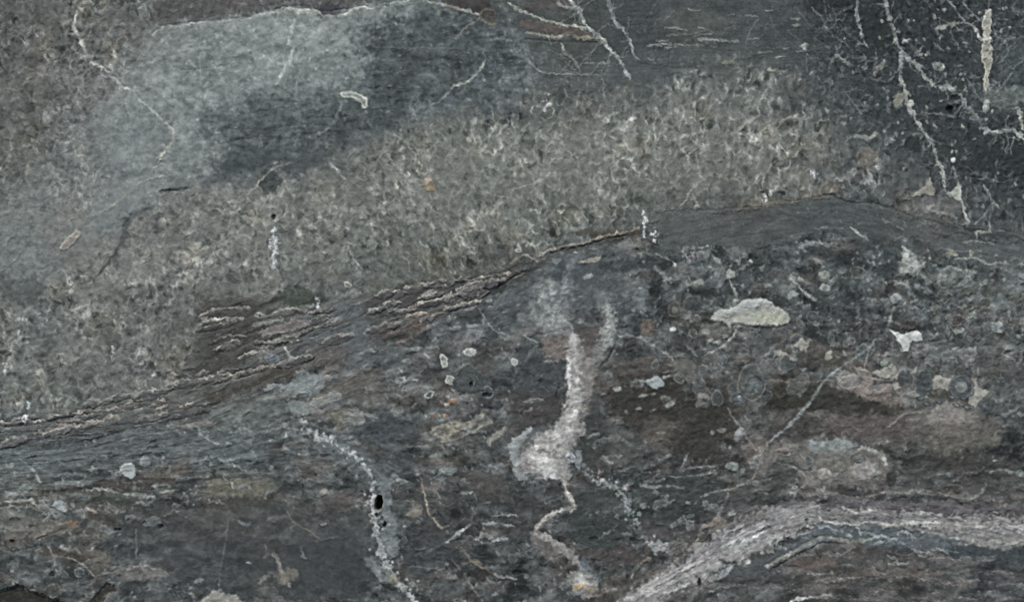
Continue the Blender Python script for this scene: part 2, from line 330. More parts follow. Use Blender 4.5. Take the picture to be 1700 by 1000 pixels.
# slate, brown beds, pale band, thin beds
add(slate, 4 * grain2); add(slate, 7 * fbm(X / 70, S1 / 16, 3, 155) + 3 * bedA + 2.5 * grain + 4 * mott); H += slate * (.5 * mott + .3 * bedA)
add(brown, 8 * bedA + 4 * bedB + 4 * grain + 9 * mott, (1.1, 1, .9)); add(brown, 22 * ss(.75, 1, bedL) * ss(0, .5, mott)); H += brown * (.5 * bedA + .3 * bedB + 1.8 * mott + .6 * grain2)
C += (pale * (.85))[..., None] * (np.array((135, 132, 128), np.float32) - C)
Xp = X + .6 * Y
Sp = S1 + 8 * fbm(X / 48, Y / 48, 2, 65)
add(pale, 24 * fbm(X / 60, Sp / 9, 3, 61) + 17 * fbm(X / 30, Sp / 6, 2, 62) + 4 * grain2 + 6 * grain + 46 * ss(.66, 1, 1 - np.abs(pn(X / 60, Sp / 9, 66)) * 2.2) * ss(-.3, .4, fbm(X / 50, Y / 30, 2, 67)) - 26 * ss(.75, 1, 1 - np.abs(pn(X / 50, Sp / 8, 68)) * 2.2) * ss(-.1, .4, fbm(X / 60, Y / 30, 2, 69)), (1.01, 1, 1)); H += pale * (2.0 + .6 * bedA + .35 * bedB + .6 * grain2)
add(beds, 8 * (steps(cn, (-.42, -.2, .02, .2, .38)) - 2.3) + 9 * bedA + 5 * bedB + 4 * grain + 9 * fbm(Ux / 50, S1 / 18, 3, 158), (1.05, 1, .95)); add(beds, 34 * ss(.75, 1, bedL2) * ss(0, .5, fbm(X / 60, Y / 14, 2, 63)), (1, .98, .93)); add(beds * ss(.1, .5, fbm(X / 90, S1 / 14, 2, 64)), 1, (4, 0, -2)); H += beds * (.6 * bedA + .2 * bedB + .5 * grain2)
H += 9 * fbm(X / 420, Y / 420, 3, 71) + 3 * fbm(X / 120, Y / 120, 2, 72)      # slow swell of the whole face
# ------------------------------------------------------------------ named features of the rock
PALE = (158, 162, 152); WHITE = (178, 180, 176); GREY = (138, 144, 140); TAN = (150, 143, 128); CRACK_SHADE = (44, 48, 48); PINK = (140, 130, 124)
PARTS[0] = ('rock_layer', 'speckled grey-green bed with a network of pale mineral', None, 'speckled')
PARTS[1] = ('rock_layer', 'smooth pale grey lens at upper left under a white edge', None, 'smooth')
PARTS[2] = ('rock_layer', 'dark banded bed along the top, crossed by pale veins', None, 'smooth')
PARTS[3] = ('rock_layer', 'smooth dark band arching at right', None, 'smooth')
PARTS[4] = ('rock_layer', 'thin ledged brown beds with pale wavy edges', None, 'bedded')
PARTS[5] = ('rock_layer', 'dark conglomerate bed full of pale pebbles and streaks', None, 'smooth')
PARTS[6] = ('rock_layer', 'smooth dark slate patch at lower left', None, 'smooth')
PARTS[7] = ('rock_layer', 'pale purple-grey band bending across lower right', None, 'bedded')
PARTS[8] = ('rock_layer', 'thinly bedded brown rock at lower right', None, 'bedded')
PARTS[9] = ('rock_layer', 'dark brown beds at middle right', None, 'bedded')
PARTS[10] = ('rock_layer', 'dark broken rock at upper right with forked white veins', None, 'speckled')
CONG = 5
def vein(pts, w, c=PALE, label=None, **k):
    k.setdefault('name', 'quartz_vein'); return stroke(pts, w, c, label=label, **k)
def line(pts, w, c=PALE, **k): return stroke(pts, w, c, **k)
def crack(pts, w, a=.75, h=-5, c=CRACK_SHADE, **k):  # a groove, with dark colour painted in to deepen its shade
    a *= .6; h *= .7; w = np.array(w) * .8 if not np.isscalar(w) else w * .8
    k.setdefault('name', 'crack'); k.setdefault('mat', 'crack'); return stroke(pts, w, c, a=a, h=h, **k)
def soft(pts, c, a=.7, f=18, **k):
    k.setdefault('h', .8); k.setdefault('tex', .25); return poly(pts, c, a, f, 2.5, **k)
def oval(cx, cy, rx, ry, n=10): return [(cx + rx * math.cos(t * 2 * math.pi / n), cy + ry * math.sin(t * 2 * math.pi / n)) for t in range(n)]

LBASE = L.copy()
# ---- soft stains, colour patches and a painted shadow first
soft([(425, -20), (560, -20), (640, -10), (590, 6), (545, 16), (480, 5), (430, 16), (280, 36), (250, 20), (300, -20)], (82, 78, 75), .8, 9)
soft(oval(545, 16, 20, 12), (66, 66, 72), .8, 10)
soft([(738, -20), (800, -20), (812, 10), (825, 30), (800, 22), (770, 16), (740, 6)], (56, 51, 46), .9, 7)
soft([(868, 30), (930, 40), (985, 55), (982, 66), (940, 60), (900, 56), (870, 46)], (88, 76, 68), .85, 7)
soft(oval(910, 6, 50, 9), (84, 76, 72), .7, 10)
soft(oval(1150, 42, 60, 24), (86, 90, 80), .6, 30)
soft(oval(1075, 118, 60, 22), (76, 84, 82), .6, 22)
soft(oval(1370, 5, 38, 14), (36, 40, 44), .8, 14)
soft(oval(1462, 40, 30, 40), (38, 44, 42), .7, 24)
soft(oval(1440, 20, 18, 26), (44, 50, 50), .7, 16)
soft([(1500, 108), (1540, 140), (1570, 165), (1575, 185), (1520, 175), (1500, 150)], (48, 55, 55), .85, 14)
soft(oval(1660, 255, 60, 34), (44, 50, 48), .7, 24)
soft(oval(1590, 235, 50, 20), (48, 55, 52), .7, 20)
soft(oval(1516, 240, 14, 13), (44, 50, 46), .9, 8)
soft(oval(1670, 160, 40, 16), (108, 116, 110), .75, 14)
soft(oval(1690, 100, 26, 40), (72, 80, 80), .7, 24)
soft(oval(60, 420, 70, 40), (112, 120, 114), .6, 30)
soft(oval(28, 375, 30, 26), (112, 118, 110), .7, 18)
soft(oval(115, 400, 45, 50), (118, 112, 104), .65, 30)
soft([(250, 300), (285, 310), (240, 345), (205, 365), (160, 380), (140, 375), (200, 320)], (118, 122, 118), .65, 16)
soft(oval(30, 480, 50, 20), (82, 88, 82), .6, 18)
soft(oval(448, 300, 17, 16), (66, 72, 70), .85, 8)
soft([(455, 260), (520, 255), (560, 250), (520, 280), (480, 285), (470, 275)], (72, 78, 76), .8, 14)  # broad shadow at the lens foot, put in as dark colour
soft([(350, 270), (400, 250), (480, 245), (460, 265), (430, 278), (370, 290)], (68, 76, 74), .7, 14)
soft(oval(500, 495, 40, 14), (62, 70, 58), .8, 12)
soft(oval(715, 480, 60, 14), (66, 66, 58), .8, 12)
soft(oval(800, 465, 60, 16), (66, 66, 58), .75, 14)
soft(oval(1010, 388, 60, 10), (78, 72, 60), .7, 10)
soft([(1220, 335), (1300, 330), (1350, 318), (1380, 300), (1390, 320), (1320, 336), (1270, 345), (1225, 345)], (112, 104, 88), .65, 12)
soft(oval(1325, 300, 26, 22), (118, 116, 104), .6, 14)
soft(oval(1440, 262, 16, 20), (116, 106, 92), .65, 14)
soft(oval(1560, 340, 42, 16), (108, 106, 102), .7, 14)
soft([(110, 210), (230, 160), (285, 230), (265, 310), (215, 350), (150, 400), (70, 470), (-10, 450), (-10, 340), (70, 285)], (116, 123, 120), .5, 50, tex=.5)
soft([(600, 250), (900, 200), (1250, 150), (1330, 250), (1200, 320), (900, 370), (600, 400), (420, 400)], (122, 122, 112), .28, 90, tex=.5)
for x_, y_, a_, b_ in ((1660, 500, 50, 26), (1690, 455, 30, 16), (1600, 485, 34, 16), (1640, 560, 40, 18), (1560, 592, 40, 14), (1470, 505, 30, 12), (1300, 470, 40, 14), (1440, 470, 30, 16), (1160, 455, 50, 18), (1540, 520, 30, 16)): soft(oval(x_, y_, a_, b_), (112, 118, 115), .62, 18, tex=.75)
# ledge block
soft([(330, 498), (420, 492), (432, 520), (424, 560), (400, 600), (350, 625), (320, 600), (334, 560)], (68, 65, 59), .7, 22)
soft([(425, 625), (445, 605), (500, 612), (490, 625), (440, 640), (360, 668), (340, 655)], (74, 68, 58), .8, 10)
soft([(600, 500), (640, 485), (760, 465), (840, 450), (860, 452), (800, 480), (740, 505), (680, 520), (620, 525)], (73, 69, 66), .85, 9)
soft([(560, 500), (600, 510), (615, 560), (600, 600), (570, 610), (545, 570), (545, 520)], (92, 98, 98), .8, 14)
soft([(630, 545), (690, 525), (740, 515), (700, 545), (650, 570)], (84, 76, 70), .7, 10)
soft(oval(548, 590, 36, 22), (94, 86, 80), .7, 14)
soft(oval(640, 590, 40, 22), (82, 88, 86), .7, 16)
soft(oval(605, 645, 40, 26), (94, 88, 78), .7, 18)
soft([(345, 690), (420, 660), (470, 665), (460, 700), (400, 712)], (100, 106, 100), .8, 18)
soft(oval(390, 745, 60, 30), (86, 92, 90), .7, 22)
soft(oval(640, 715, 60, 26), (66, 72, 74), .8, 20)
# middle
soft([(810, 500), (860, 465), (900, 440), (940, 430), (1000, 440), (1040, 470), (1030, 520), (980, 510), (880, 520)], (78, 84, 86), .75, 18)
soft([(928, 440), (950, 425), (945, 455), (936, 500), (920, 520), (922, 470)], (62, 66, 72), .8, 8)
soft([(895, 590), (945, 592), (942, 650), (935, 680), (915, 700), (875, 690), (850, 650), (860, 600)], (64, 66, 66), .9, 12)
soft([(850, 655), (930, 660), (930, 690), (900, 710), (850, 700)], (70, 62, 60), .85, 12)
soft(oval(900, 515, 20, 30), (142, 146, 142), .8, 20, tex=.75, name='mineral_stain', label='whitish cloud of mineral above the thick pale vein', mat='quartz')
soft(oval(925, 490, 26, 24), (126, 131, 128), .6, 20, tex=.8)
soft([(896, 560), (945, 552), (950, 580), (935, 600), (905, 588)], (118, 104, 94), .85, 9)
soft([(955, 540), (1010, 548), (1005, 600), (985, 640), (975, 600)], (86, 76, 74), .85, 10)
soft([(1004, 510), (1022, 515), (1018, 555), (1006, 580), (998, 560), (1004, 535)], (150, 154, 148), .85, 8, name='mineral_stain', label='narrow pale streak right of the thick vein top')
soft(oval(1060, 485, 18, 26), (110, 116, 116), .7, 16)
soft([(1010, 600), (1090, 590), (1120, 605), (1090, 625), (1020, 625)], (80, 72, 66), .85, 10)
soft([(1060, 640), (1150, 628), (1200, 640), (1230, 690), (1190, 730), (1180, 770), (1130, 750), (1060, 720), (1005, 670), (1020, 650)], (62, 56, 48), .85, 16)
soft(oval(1100, 722, 40, 26), (90, 82, 72), .75, 18)
soft(oval(1020, 740, 40, 34), (84, 84, 80), .75, 18)
soft(oval(985, 700, 22, 60), (72, 74, 70), .7, 14)
soft([(1390, 622), (1440, 618), (1485, 632), (1480, 655), (1440, 670), (1400, 645), (1375, 632)], (124, 110, 102), .8, 9)
soft([(1270, 640), (1330, 636), (1400, 645), (1430, 665), (1480, 672), (1500, 685), (1420, 690), (1340, 675), (1280, 665)], (66, 61, 52), .85, 10)
soft([(1280, 560), (1330, 555), (1380, 585), (1370, 600), (1300, 590)], (92, 82, 76), .8, 12)
soft([(1310, 580), (1400, 590), (1380, 608), (1300, 606)], (74, 70, 60), .75, 8)
soft([(1370, 690), (1480, 690), (1520, 700), (1480, 730), (1400, 730)], (86, 75, 72), .8, 14)
soft([(1535, 690), (1570, 672), (1600, 685), (1590, 705), (1545, 710)], (142, 132, 124), .8, 9)
soft([(1480, 700), (1600, 705), (1660, 720), (1640, 745), (1540, 750)], (98, 92, 80), .75, 16)
soft([(1275, 748), (1310, 735), (1350, 745), (1420, 740), (1475, 760), (1468, 800), (1420, 810), (1350, 800), (1310, 785), (1285, 775)], (112, 106, 98), .8, 12)
soft([(1225, 740), (1270, 735), (1285, 760), (1265, 785), (1240, 770)], (118, 106, 98), .7, 12)
soft(oval(1300, 785, 28, 22), (66, 68, 62), .9, 8)
soft(oval(1380, 740, 40, 12), (128, 134, 132), .75, 12)
soft([(1480, 560), (1540, 575), (1620, 570), (1690, 580), (1700, 640), (1640, 640), (1560, 605), (1490, 600)], (84, 86, 84), .5, 16)
# lower
soft([(345, 800), (400, 792), (450, 800), (440, 820), (380, 826), (340, 820)], (112, 106, 88), .8, 14)
soft(oval(390, 835, 60, 9), (74, 68, 60), .7, 10)
soft([(155, 800), (220, 790), (290, 795), (270, 812), (200, 818), (150, 815)], (72, 64, 58), .8, 10)
soft([(230, 790), (300, 768), (320, 775), (290, 795)], (98, 86, 74), .7, 10)
soft([(150, 820), (240, 828), (240, 842), (190, 840), (150, 832)], (64, 66, 56), .85, 7)
soft([(20, 880), (60, 865), (110, 868), (120, 880), (60, 898), (10, 900)], (112, 104, 94), .75, 14)
soft([(60, 912), (130, 915), (150, 930), (90, 925)], (80, 70, 60), .8, 8)
soft([(150, 925), (185, 915), (190, 930), (160, 950)], (98, 90, 80), .75, 9)
soft([(155, 905), (180, 893), (215, 905), (225, 925), (200, 930), (180, 918)], (64, 67, 68), .85, 7)
soft([(170, 955), (230, 940), (280, 958), (250, 965), (200, 962)], (118, 112, 104), .7, 10)
soft([(580, 725), (605, 745), (640, 800), (600, 800), (560, 770), (520, 735)], (98, 104, 102), .7, 16)
soft([(630, 800), (645, 800), (655, 840), (662, 905), (645, 930), (632, 890)], (112, 118, 118), .85, 7)
soft([(606, 925), (625, 930), (650, 965), (640, 970), (610, 945)], (124, 128, 124), .85, 6)
soft(oval(560, 830, 30, 16), (84, 74, 68), .7, 12)
soft(oval(700, 840, 34, 22), (68, 68, 62), .6, 16)
soft(oval(715, 880, 24, 14), (76, 66, 60), .7, 12)
soft([(760, 790), (830, 790), (850, 830), (800, 830)], (78, 72, 66), .7, 14)
soft(oval(745, 975, 30, 12), (92, 98, 98), .7, 14)
soft([(852, 765), (878, 738), (925, 715), (950, 735), (952, 768), (925, 792), (880, 795), (858, 786)], (132, 137, 134), .6, 16)
soft(oval(1000, 850, 70, 50), (62, 66, 62), .8, 30)
soft(oval(870, 850, 40, 40), (64, 64, 62), .7, 20)
soft([(960, 910), (1060, 905), (1080, 930), (1020, 940), (970, 930)], (78, 68, 64), .7, 10)
soft([(1075, 790), (1180, 785), (1200, 830), (1130, 860), (1070, 850)], (60, 63, 61), .8, 14)
soft([(1060, 870), (1180, 870), (1150, 890), (1080, 895)], (72, 66, 66), .7, 10)
soft(oval(1225, 860, 60, 22), (96, 92, 88), .5, 16)
# blue-grey flecked strip under the pale band
soft([(1310, 905), (1350, 880), (1380, 872), (1480, 876), (1560, 890), (1600, 905), (1520, 912), (1440, 905), (1380, 895), (1310, 925), (1250, 945)], (88, 94, 97), .9, 9, tex=.2)
soft([(1580, 905), (1700, 918), (1760, 920), (1760, 940), (1640, 930), (1560, 920)], (60, 68, 70), .85, 9)
soft([(1180, 950), (1240, 935), (1310, 925), (1290, 945), (1200, 965)], (72, 77, 77), .85, 8)
soft([(1310, 930), (1360, 925), (1390, 940), (1330, 950)], (102, 84, 76), .7, 9)
soft([(1420, 945), (1560, 950), (1540, 962), (1430, 958)], (104, 90, 82), .5, 9)
soft([(1370, 820), (1480, 832), (1600, 836), (1740, 842), (1740, 854), (1560, 850), (1450, 846), (1370, 842)], (92, 84, 86), .8, 9)
soft([(1400, 812), (1520, 822), (1600, 826), (1600, 833), (1480, 830), (1400, 825)], (56, 54, 52), .7, 7)
soft([(1510, 775), (1640, 785), (1720, 790), (1720, 815), (1600, 815), (1500, 805)], (72, 70, 66), .6, 14)

soft([(1010, 655), (1060, 640), (1150, 640), (1200, 655), (1190, 690), (1130, 690), (1110, 700), (1060, 690), (1020, 680)], (54, 49, 42), .8, 14)
soft([(1130, 690), (1195, 680), (1225, 705), (1200, 740), (1185, 765), (1140, 750), (1110, 735)], (56, 51, 44), .75, 14)
soft([(1268, 640), (1330, 634), (1400, 648), (1440, 668), (1500, 680), (1440, 690), (1340, 680), (1270, 672)], (58, 53, 44), .8, 9)
soft([(1040, 870), (960, 860), (940, 890), (980, 910), (1050, 905), (1070, 885)], (56, 60, 57), .8, 18)
soft([(1060, 820), (1190, 825), (1160, 860), (1080, 868)], (54, 57, 55), .75, 14)
soft([(960, 690), (1000, 680), (1010, 740), (985, 780), (960, 760)], (60, 62, 58), .8, 14)
soft([(690, 870), (740, 880), (750, 930), (700, 960), (670, 930)], (60, 62, 62), .75, 18)
soft([(400, 900), (560, 890), (610, 900), (600, 980), (480, 990)], (58, 62, 62), .6, 26)
soft([(1500, 755), (1640, 760), (1700, 768), (1690, 790), (1560, 785)], (60, 58, 53), .75, 12)
soft([(1290, 690), (1350, 695), (1330, 720), (1290, 725)], (76, 68, 64), .7, 12)
soft([(1340, 690), (1420, 688), (1500, 700), (1560, 720), (1480, 735), (1380, 722)], (92, 82, 77), .55, 16)
soft([(1380, 625), (1490, 628), (1480, 652), (1420, 650)], (132, 119, 111), .75, 9)
soft([(1500, 690), (1560, 672), (1610, 680), (1660, 700), (1650, 725), (1560, 730)], (112, 105, 97), .4, 24)

# ---- bottom-left dark hollows and pale mounds
poly([(-30, 1010), (-10, 985), (8, 979), (33, 973), (45, 980), (68, 988), (85, 994), (100, 1010)], (54, 50, 43), .9, 3, 1.2, -9, rim=(118, 116, 104), rimw=2, name='hollow', label='dark hollow with a sharp upper edge at the bottom left corner', mat='crack')
poly([(150, 1010), (158, 990), (172, 975), (182, 973), (192, 984), (180, 990), (170, 1010)], (62, 56, 48), .9, 3, 1.2, -7, rim=(108, 106, 96), rimw=2, name='hollow', label='small dark hollow on the bottom edge', mat='crack')
poly([(330, 1010), (338, 993), (350, 985), (362, 983), (380, 988), (398, 997), (400, 1010)], (134, 130, 120), .9, 5, 1.5, 4, name='mineral_stain', label='rounded tan mound on the bottom edge')

# ---- thick pale vein down the middle
poly([(946, 563), (941, 580), (939, 599), (942, 627), (942, 657), (936, 682), (926, 705), (900, 722), (878, 742), (862, 764), (866, 784), (890, 793), (922, 796), (940, 800), (950, 785), (945, 765), (950, 748), (959, 733), (969, 710), (969, 677), (982, 652), (992, 621), (985, 605), (974, 594), (966, 575), (961, 556)], (136, 131, 126), .85, 7, 2.6, 2.5, tex=.25, name='quartz_vein', label='thick whitish vein widening downward in the middle', var=.16)
soft([(890, 470), (915, 462), (935, 490), (942, 520), (955, 560), (960, 590), (945, 590), (925, 560), (900, 540), (892, 505)], (126, 129, 126), .65, 16, tex=.8)
for P_, w_ in (([(900, 480), (915, 520), (938, 560)], 5), ([(912, 470), (922, 500), (930, 535), (948, 565)], 6), ([(895, 500), (905, 530), (915, 545)], 4), ([(1006, 500), (1012, 530), (1006, 565), (996, 600)], 5), ([(945, 440), (935, 480), (928, 510)], 4), ([(925, 520), (945, 545), (958, 570)], 7)): line(P_, w_, (150, 152, 147), a=.6, rag=1.3, wob=2.4, soft=3)
soft([(940, 420), (955, 430), (950, 470), (940, 510), (930, 500), (935, 455)], (116, 122, 124), .55, 10)
soft([(985, 480), (1010, 490), (1020, 520), (1012, 560), (1000, 600), (990, 620), (982, 590), (1000, 540), (992, 505)], (126, 128, 124), .6, 12)
soft([(965, 560), (985, 590), (995, 620), (985, 655), (972, 680), (960, 640), (968, 600)], (112, 106, 98), .6, 10)
stroke([(952, 560), (953, 600), (955, 640), (954, 680), (945, 710), (920, 735), (895, 760)], [8, 17, 16, 18, 22, 30, 32], (180, 177, 172), a=.85, rag=.6, wob=1.5, soft=5, h=1)
stroke([(945, 596), (944, 630), (946, 655)], [6, 7, 6], (196, 193, 196), a=.75, rag=.4, wob=1, soft=3, h=.4)
stroke([(978, 600), (976, 640), (966, 690), (958, 730)], [10, 14, 10, 8], (118, 112, 104), a=.6, rag=.9, wob=2, soft=4, h=-.6)
for q in range(16):
    t = R.random(); px_ = np.interp(t, [0, .5, 1], [965, 957, 900]) + R.normal() * 13; py_ = np.interp(t, [0, .5, 1], [590, 690, 775]) + R.normal() * 8
    clast(px_, py_, 2 + 3 * R.random(), 2 + 2 * R.random(), (150 - 40 * R.random(), 138 - 36 * R.random(), 124 - 30 * R.random()), name=None, a=.6, h=-.5)
poly([(845, 745), (850, 732), (868, 720), (880, 710), (884, 717), (872, 732), (862, 745), (860, 765), (866, 785), (880, 796), (866, 800), (852, 782)], (134, 139, 137), .85, 3, 1.4, 2, name='quartz_vein', label='pale grey sliver along the left foot of the thick vein')
soft(oval(905, 770, 20, 14), (186, 184, 178), .8, 10, h=1); soft(oval(915, 786, 14, 6), (194, 196, 196), .85, 6)
clast(948, 760, 9, 7, (136, 142, 146), 20, (160, 164, 166), name=None)
poly([(958, 748), (966, 752), (965, 770), (960, 780), (955, 772)], (128, 134, 134), .85, 2, .8, 1)
vein([(930, 790), (937, 800), (941, 818), (950, 834), (951, 846), (933, 849), (911, 859), (896, 871), (889, 886), (911, 897), (931, 912), (951, 926), (962, 938)], [16, 12, 8, 9, 10, 9, 8, 9, 11, 12, 13, 14, 10], (152, 146, 139), 'zigzag pinkish vein below the thick pale vein', h=2.5, shade=2)
line([(937, 804), (949, 832), (950, 843), (915, 855), (896, 872)], 3, (176, 166, 158), a=.6)
soft([(880, 885), (900, 890), (930, 920), (925, 935), (905, 925), (890, 910)], (112, 104, 98), .7, 8)
poly([(952, 950), (965, 945), (985, 955), (992, 985), (975, 998), (955, 985), (945, 965)], (140, 138, 132), .85, 5, 2, 2.5, name='quartz_vein', label='white knot with an orange stain at the foot of the zigzag vein', tex=.3)
soft(oval(966, 968, 12, 10), (184, 182, 174), .85, 8); soft(oval(963, 973, 10, 6), (170, 132, 78), .8, 6, tex=.4); soft(oval(980, 980, 8, 5), (168, 142, 104), .6, 6)
vein([(975, 985), (992, 992), (1005, 984), (1025, 980)], [8, 4, 3, 3], (132, 118, 106), None, name=None)
soft(oval(972, 938, 9, 12), (98, 106, 116), .8, 8)

# ---- upper-left veins
vein([(127, 19), (124, 33), (121, 45), (128, 55), (133, 65), (138, 77)], [3, 5, 5, 5, 5, 7], (172, 174, 160), 'short crooked white vein near the top left corner')
vein([(150, 100), (160, 108), (170, 112), (180, 120), (190, 130), (197, 137), (204, 146), (215, 148), (222, 152)], [2, 4, 4, 3.5, 3.5, 5, 4, 3, 2], (160, 160, 148), 'thin pale vein slanting down to the smooth lens')
line([(222, 150), (228, 163), (240, 172), (253, 183), (268, 200), (278, 208), (287, 215)], 3, (150, 156, 150), a=.85)
vein([(282, 210), (289, 227), (284, 240), (275, 250), (268, 256), (261, 266), (256, 280)], [3.5, 4, 4.5, 4.5, 5, 5, 4], (158, 158, 144), 'curved pale crack line down the left of the smooth lens', shade=2)
crack([(264, 262), (258, 275), (255, 290)], 3, .6, -2)
vein([(253, 60), (262, 50), (275, 44), (292, 43), (310, 41), (330, 37), (355, 36), (385, 33), (405, 31), (426, 25), (448, 20), (468, 13), (481, 11), (493, 16), (519, 16), (529, 20), (541, 26), (562, 25), (577, 21), (587, 14), (607, 11), (625, 9), (640, 5), (673, 1), (690, -6)], [4, 3, 3.5, 2, 3, 2, 2.5, 2.5, 2, 3, 2.5, 2, 4, 4, 4, 3, 4, 3, 3, 3, 3, 2, 2, 2, 2], (160, 163, 153), 'long white edge along the top of the smooth lens', h=2, shade=3)
line([(480, 14), (500, 20), (520, 19)], 5, (164, 168, 152), a=.7); line([(608, 6), (625, 9), (618, 14), (600, 12)], 2, (160, 160, 156), a=.7)
crack([(270, 40), (300, 37), (340, 33), (400, 27)], 2.5, .5, -2, name=None); crack([(425, 20), (455, 13), (500, 8), (540, 18), (580, 12)], 4, .6, -3, c=(56, 56, 62), name=None)
poly([(565, 154), (579, 151), (594, 154), (608, 162), (611, 171), (609, 178), (603, 178), (600, 171), (587, 164), (570, 162)], (128, 132, 128), .95, 2, .7, 2.5, rim=(176, 180, 166), rimw=4, name='clast', label='pale worm-shaped fragment with a bright rim in the smooth lens', mat='clast')
line([(572, 165), (562, 187), (556, 202), (536, 220), (515, 232)], [4, 5, 5, 4, 3], (112, 120, 122), a=.65)
line([(487, 40), (483, 56), (479, 72)], 6, (160, 168, 160), a=.8, soft=2.4); line([(487, 80), (481, 104), (470, 122), (460, 140)], [5, 7, 6, 5], (162, 168, 160), a=.8, soft=2.4)
line([(366, 38), (367, 56), (370, 90)], [5, 4, 3], (138, 146, 140), a=.5, soft=3)
for p in ([(250, 95), (275, 62), (290, 50)], [(240, 130), (255, 105)], [(262, 92), (300, 84), (340, 80)], [(235, 150), (260, 140)]): line(p, 4, (138, 144, 138), a=.5, soft=3)
for p in ([(300, 115), (340, 112), (400, 104)], [(380, 215), (450, 212), (520, 205)], [(360, 240), (420, 228), (500, 230)], [(400, 190), (480, 178)], [(440, 165), (520, 172)], [(205, 155), (208, 180), (215, 202)], [(430, 300), (470, 275), (540, 245)]): crack(p, 2.2, .5, -1.6, name=None, brk=.3)
vein([(804, 101), (797, 116), (777, 135), (754, 142)], [2, 3.5, 4, 4], (150, 152, 140), 'short pale vein in the dark part of the lens', shade=1)
line([(754, 142), (742, 156), (731, 169), (711, 178), (705, 198)], [3, 4, 3, 3, 4], (122, 128, 126), a=.75); crack([(733, 160), (714, 175), (708, 182)], 3.5, .55, -2, name=None)  # the groove beside the vein carries its shadow as dark paint
line([(723, 12), (728, 22), (733, 32)], [6, 8, 7], (116, 126, 110), a=.7, soft=3)
vein([(701, 0), (741, 8), (774, 18), (797, 23)], [2, 4, 4, 3], (142, 140, 132), 'pale vein at the top under the dark brown patch')
line([(800, 22), (790, 36), (770, 48), (760, 62)], 3, (118, 112, 96), a=.7); line([(797, 30), (815, 40), (835, 35)], 4, (124, 114, 92), a=.7)
clast(812, 25, 13, 12, (64, 60, 58), 0, (96, 86, 70), 3, label='round dark pebble near the top edge', parent=2)
line([(828, -4), (838, 14), (848, 38), (852, 55)], [8, 9, 9, 6], (120, 128, 126), a=.6, soft=4); line([(815, 66), (830, 64), (848, 66)], [6, 4, 3], (138, 142, 130), a=.7); line([(770, 80), (700, 80), (620, 78)], 1.8, (106, 108, 100), a=.5, brk=.3)
for q in range(26): clast(620 + 240 * R.random(), 60 + 90 * R.random(), 1.3 + 1.6 * R.random(), 1, (130, 132, 124), name=None, a=.8, h=.4)
# sloping scar under the lens, shade of its step painted in dark
crack([(320, 312), (295, 316), (268, 319)], [3, 6, 7], .7, -7, label='dark slot under the foot of the smooth lens')
crack([(254, 343), (240, 350), (226, 357), (212, 368), (209, 390), (203, 404), (193, 421), (178, 441)], [6, 9, 9, 13, 12, 9, 8, 6], .7, -4, soft=4, label='dark curving scar below the smooth lens', c=(60, 66, 66)); crack([(178, 441), (160, 460), (136, 474)], [4, 4, 3], .5, -3, name=None)
line([(167, 354), (185, 343), (210, 326)], [5, 6, 4], (138, 138, 126), a=.8); line([(230, 306), (255, 296), (290, 292)], 4, (128, 132, 124), a=.6)
poly([(129, 381), (134, 392), (120, 408), (107, 416), (100, 411), (112, 396)], (136, 128, 116), .85, 2, 1, 2.5, rim=(164, 158, 142), rimw=3.5, name='clast', label='tan wedge-shaped fragment at the left', mat='clast')
line([(415, 334), (411, 327), (415, 318), (425, 312), (432, 300), (452, 283), (480, 270)], [4, 4, 4, 4, 2, 2, 2], (152, 146, 130), a=.8)
line([(468, 304), (480, 316), (492, 330)], 4, (146, 142, 126), a=.8); line([(548, 272), (562, 285), (572, 296)], 4, (150, 154, 144), a=.8)
line([(577, 410), (584, 424), (595, 441)], [3, 2.5, 3.5], (148, 152, 146), a=.85)
clast(713, 306, 10, 13, (140, 122, 94), 0, None, label='ochre-topped lump in the speckled bed', parent=0); clast(711, 300, 6, 5, (176, 164, 142), name=None)
clast(454, 360, 4, 4, (50, 46, 42), name=None, h=-5); clast(460, 366, 5, 4, (158, 152, 138), name=None); clast(577, 473, 8, 5, (118, 120, 110), 10, (166, 166, 152), label='small white ring above the ledge', parent=0)
line([(850, 316), (875, 308), (908, 293), (914, 268), (933, 261)], [2, 3, 3, 2.5, 3], (146, 146, 132), a=.8); line([(752, 305), (770, 300), (800, 320), (850, 330)], 2, (136, 134, 122), a=.55, brk=.3)
for p in ([(1020, 285), (1028, 280), (1040, 283)], [(1020, 300), (1030, 315)], [(1155, 255), (1166, 300)], [(930, 205), (935, 240)], [(1215, 225), (1260, 190)], [(1090, 180), (1105, 215)], [(1285, 225), (1300, 200), (1325, 190)], [(1150, 320), (1160, 345)], [(940, 250), (960, 262)]): line(p, 4, (148, 148, 134), a=.7)

# ---- top middle
vein([(845, 4), (860, 15), (880, 22), (900, 30), (926, 38), (951, 42), (972, 47)], [3, 4, 3.5, 4, 4, 4, 4], (148, 150, 134), 'thin pale vein slanting over the brown ledge at the top', shade=3)
line([(873, 53), (900, 58), (926, 61), (946, 57), (964, 62), (997, 62)], [2, 4, 5, 4, 6, 5], (138, 134, 116), a=.85, shade=2); crack([(872, 64), (920, 68), (990, 70)], 3, .55, -3, name=None)
line([(923, -3), (933, 10), (953, 13)], [6, 6, 4], (134, 138, 128), a=.7)
vein([(945, -6), (954, 10), (961, 15), (966, 28), (976, 45), (992, 56), (1002, 66), (1012, 81), (1027, 96), (1036, 112), (1046, 130)], [6, 6, 7, 4.5, 4.5, 5, 5.5, 6, 5, 4, 4], (146, 152, 146), 'long pale vein slanting down from the top edge', shade=2)
line([(1036, 118), (1043, 126)], 5, (136, 140, 134), a=.7)
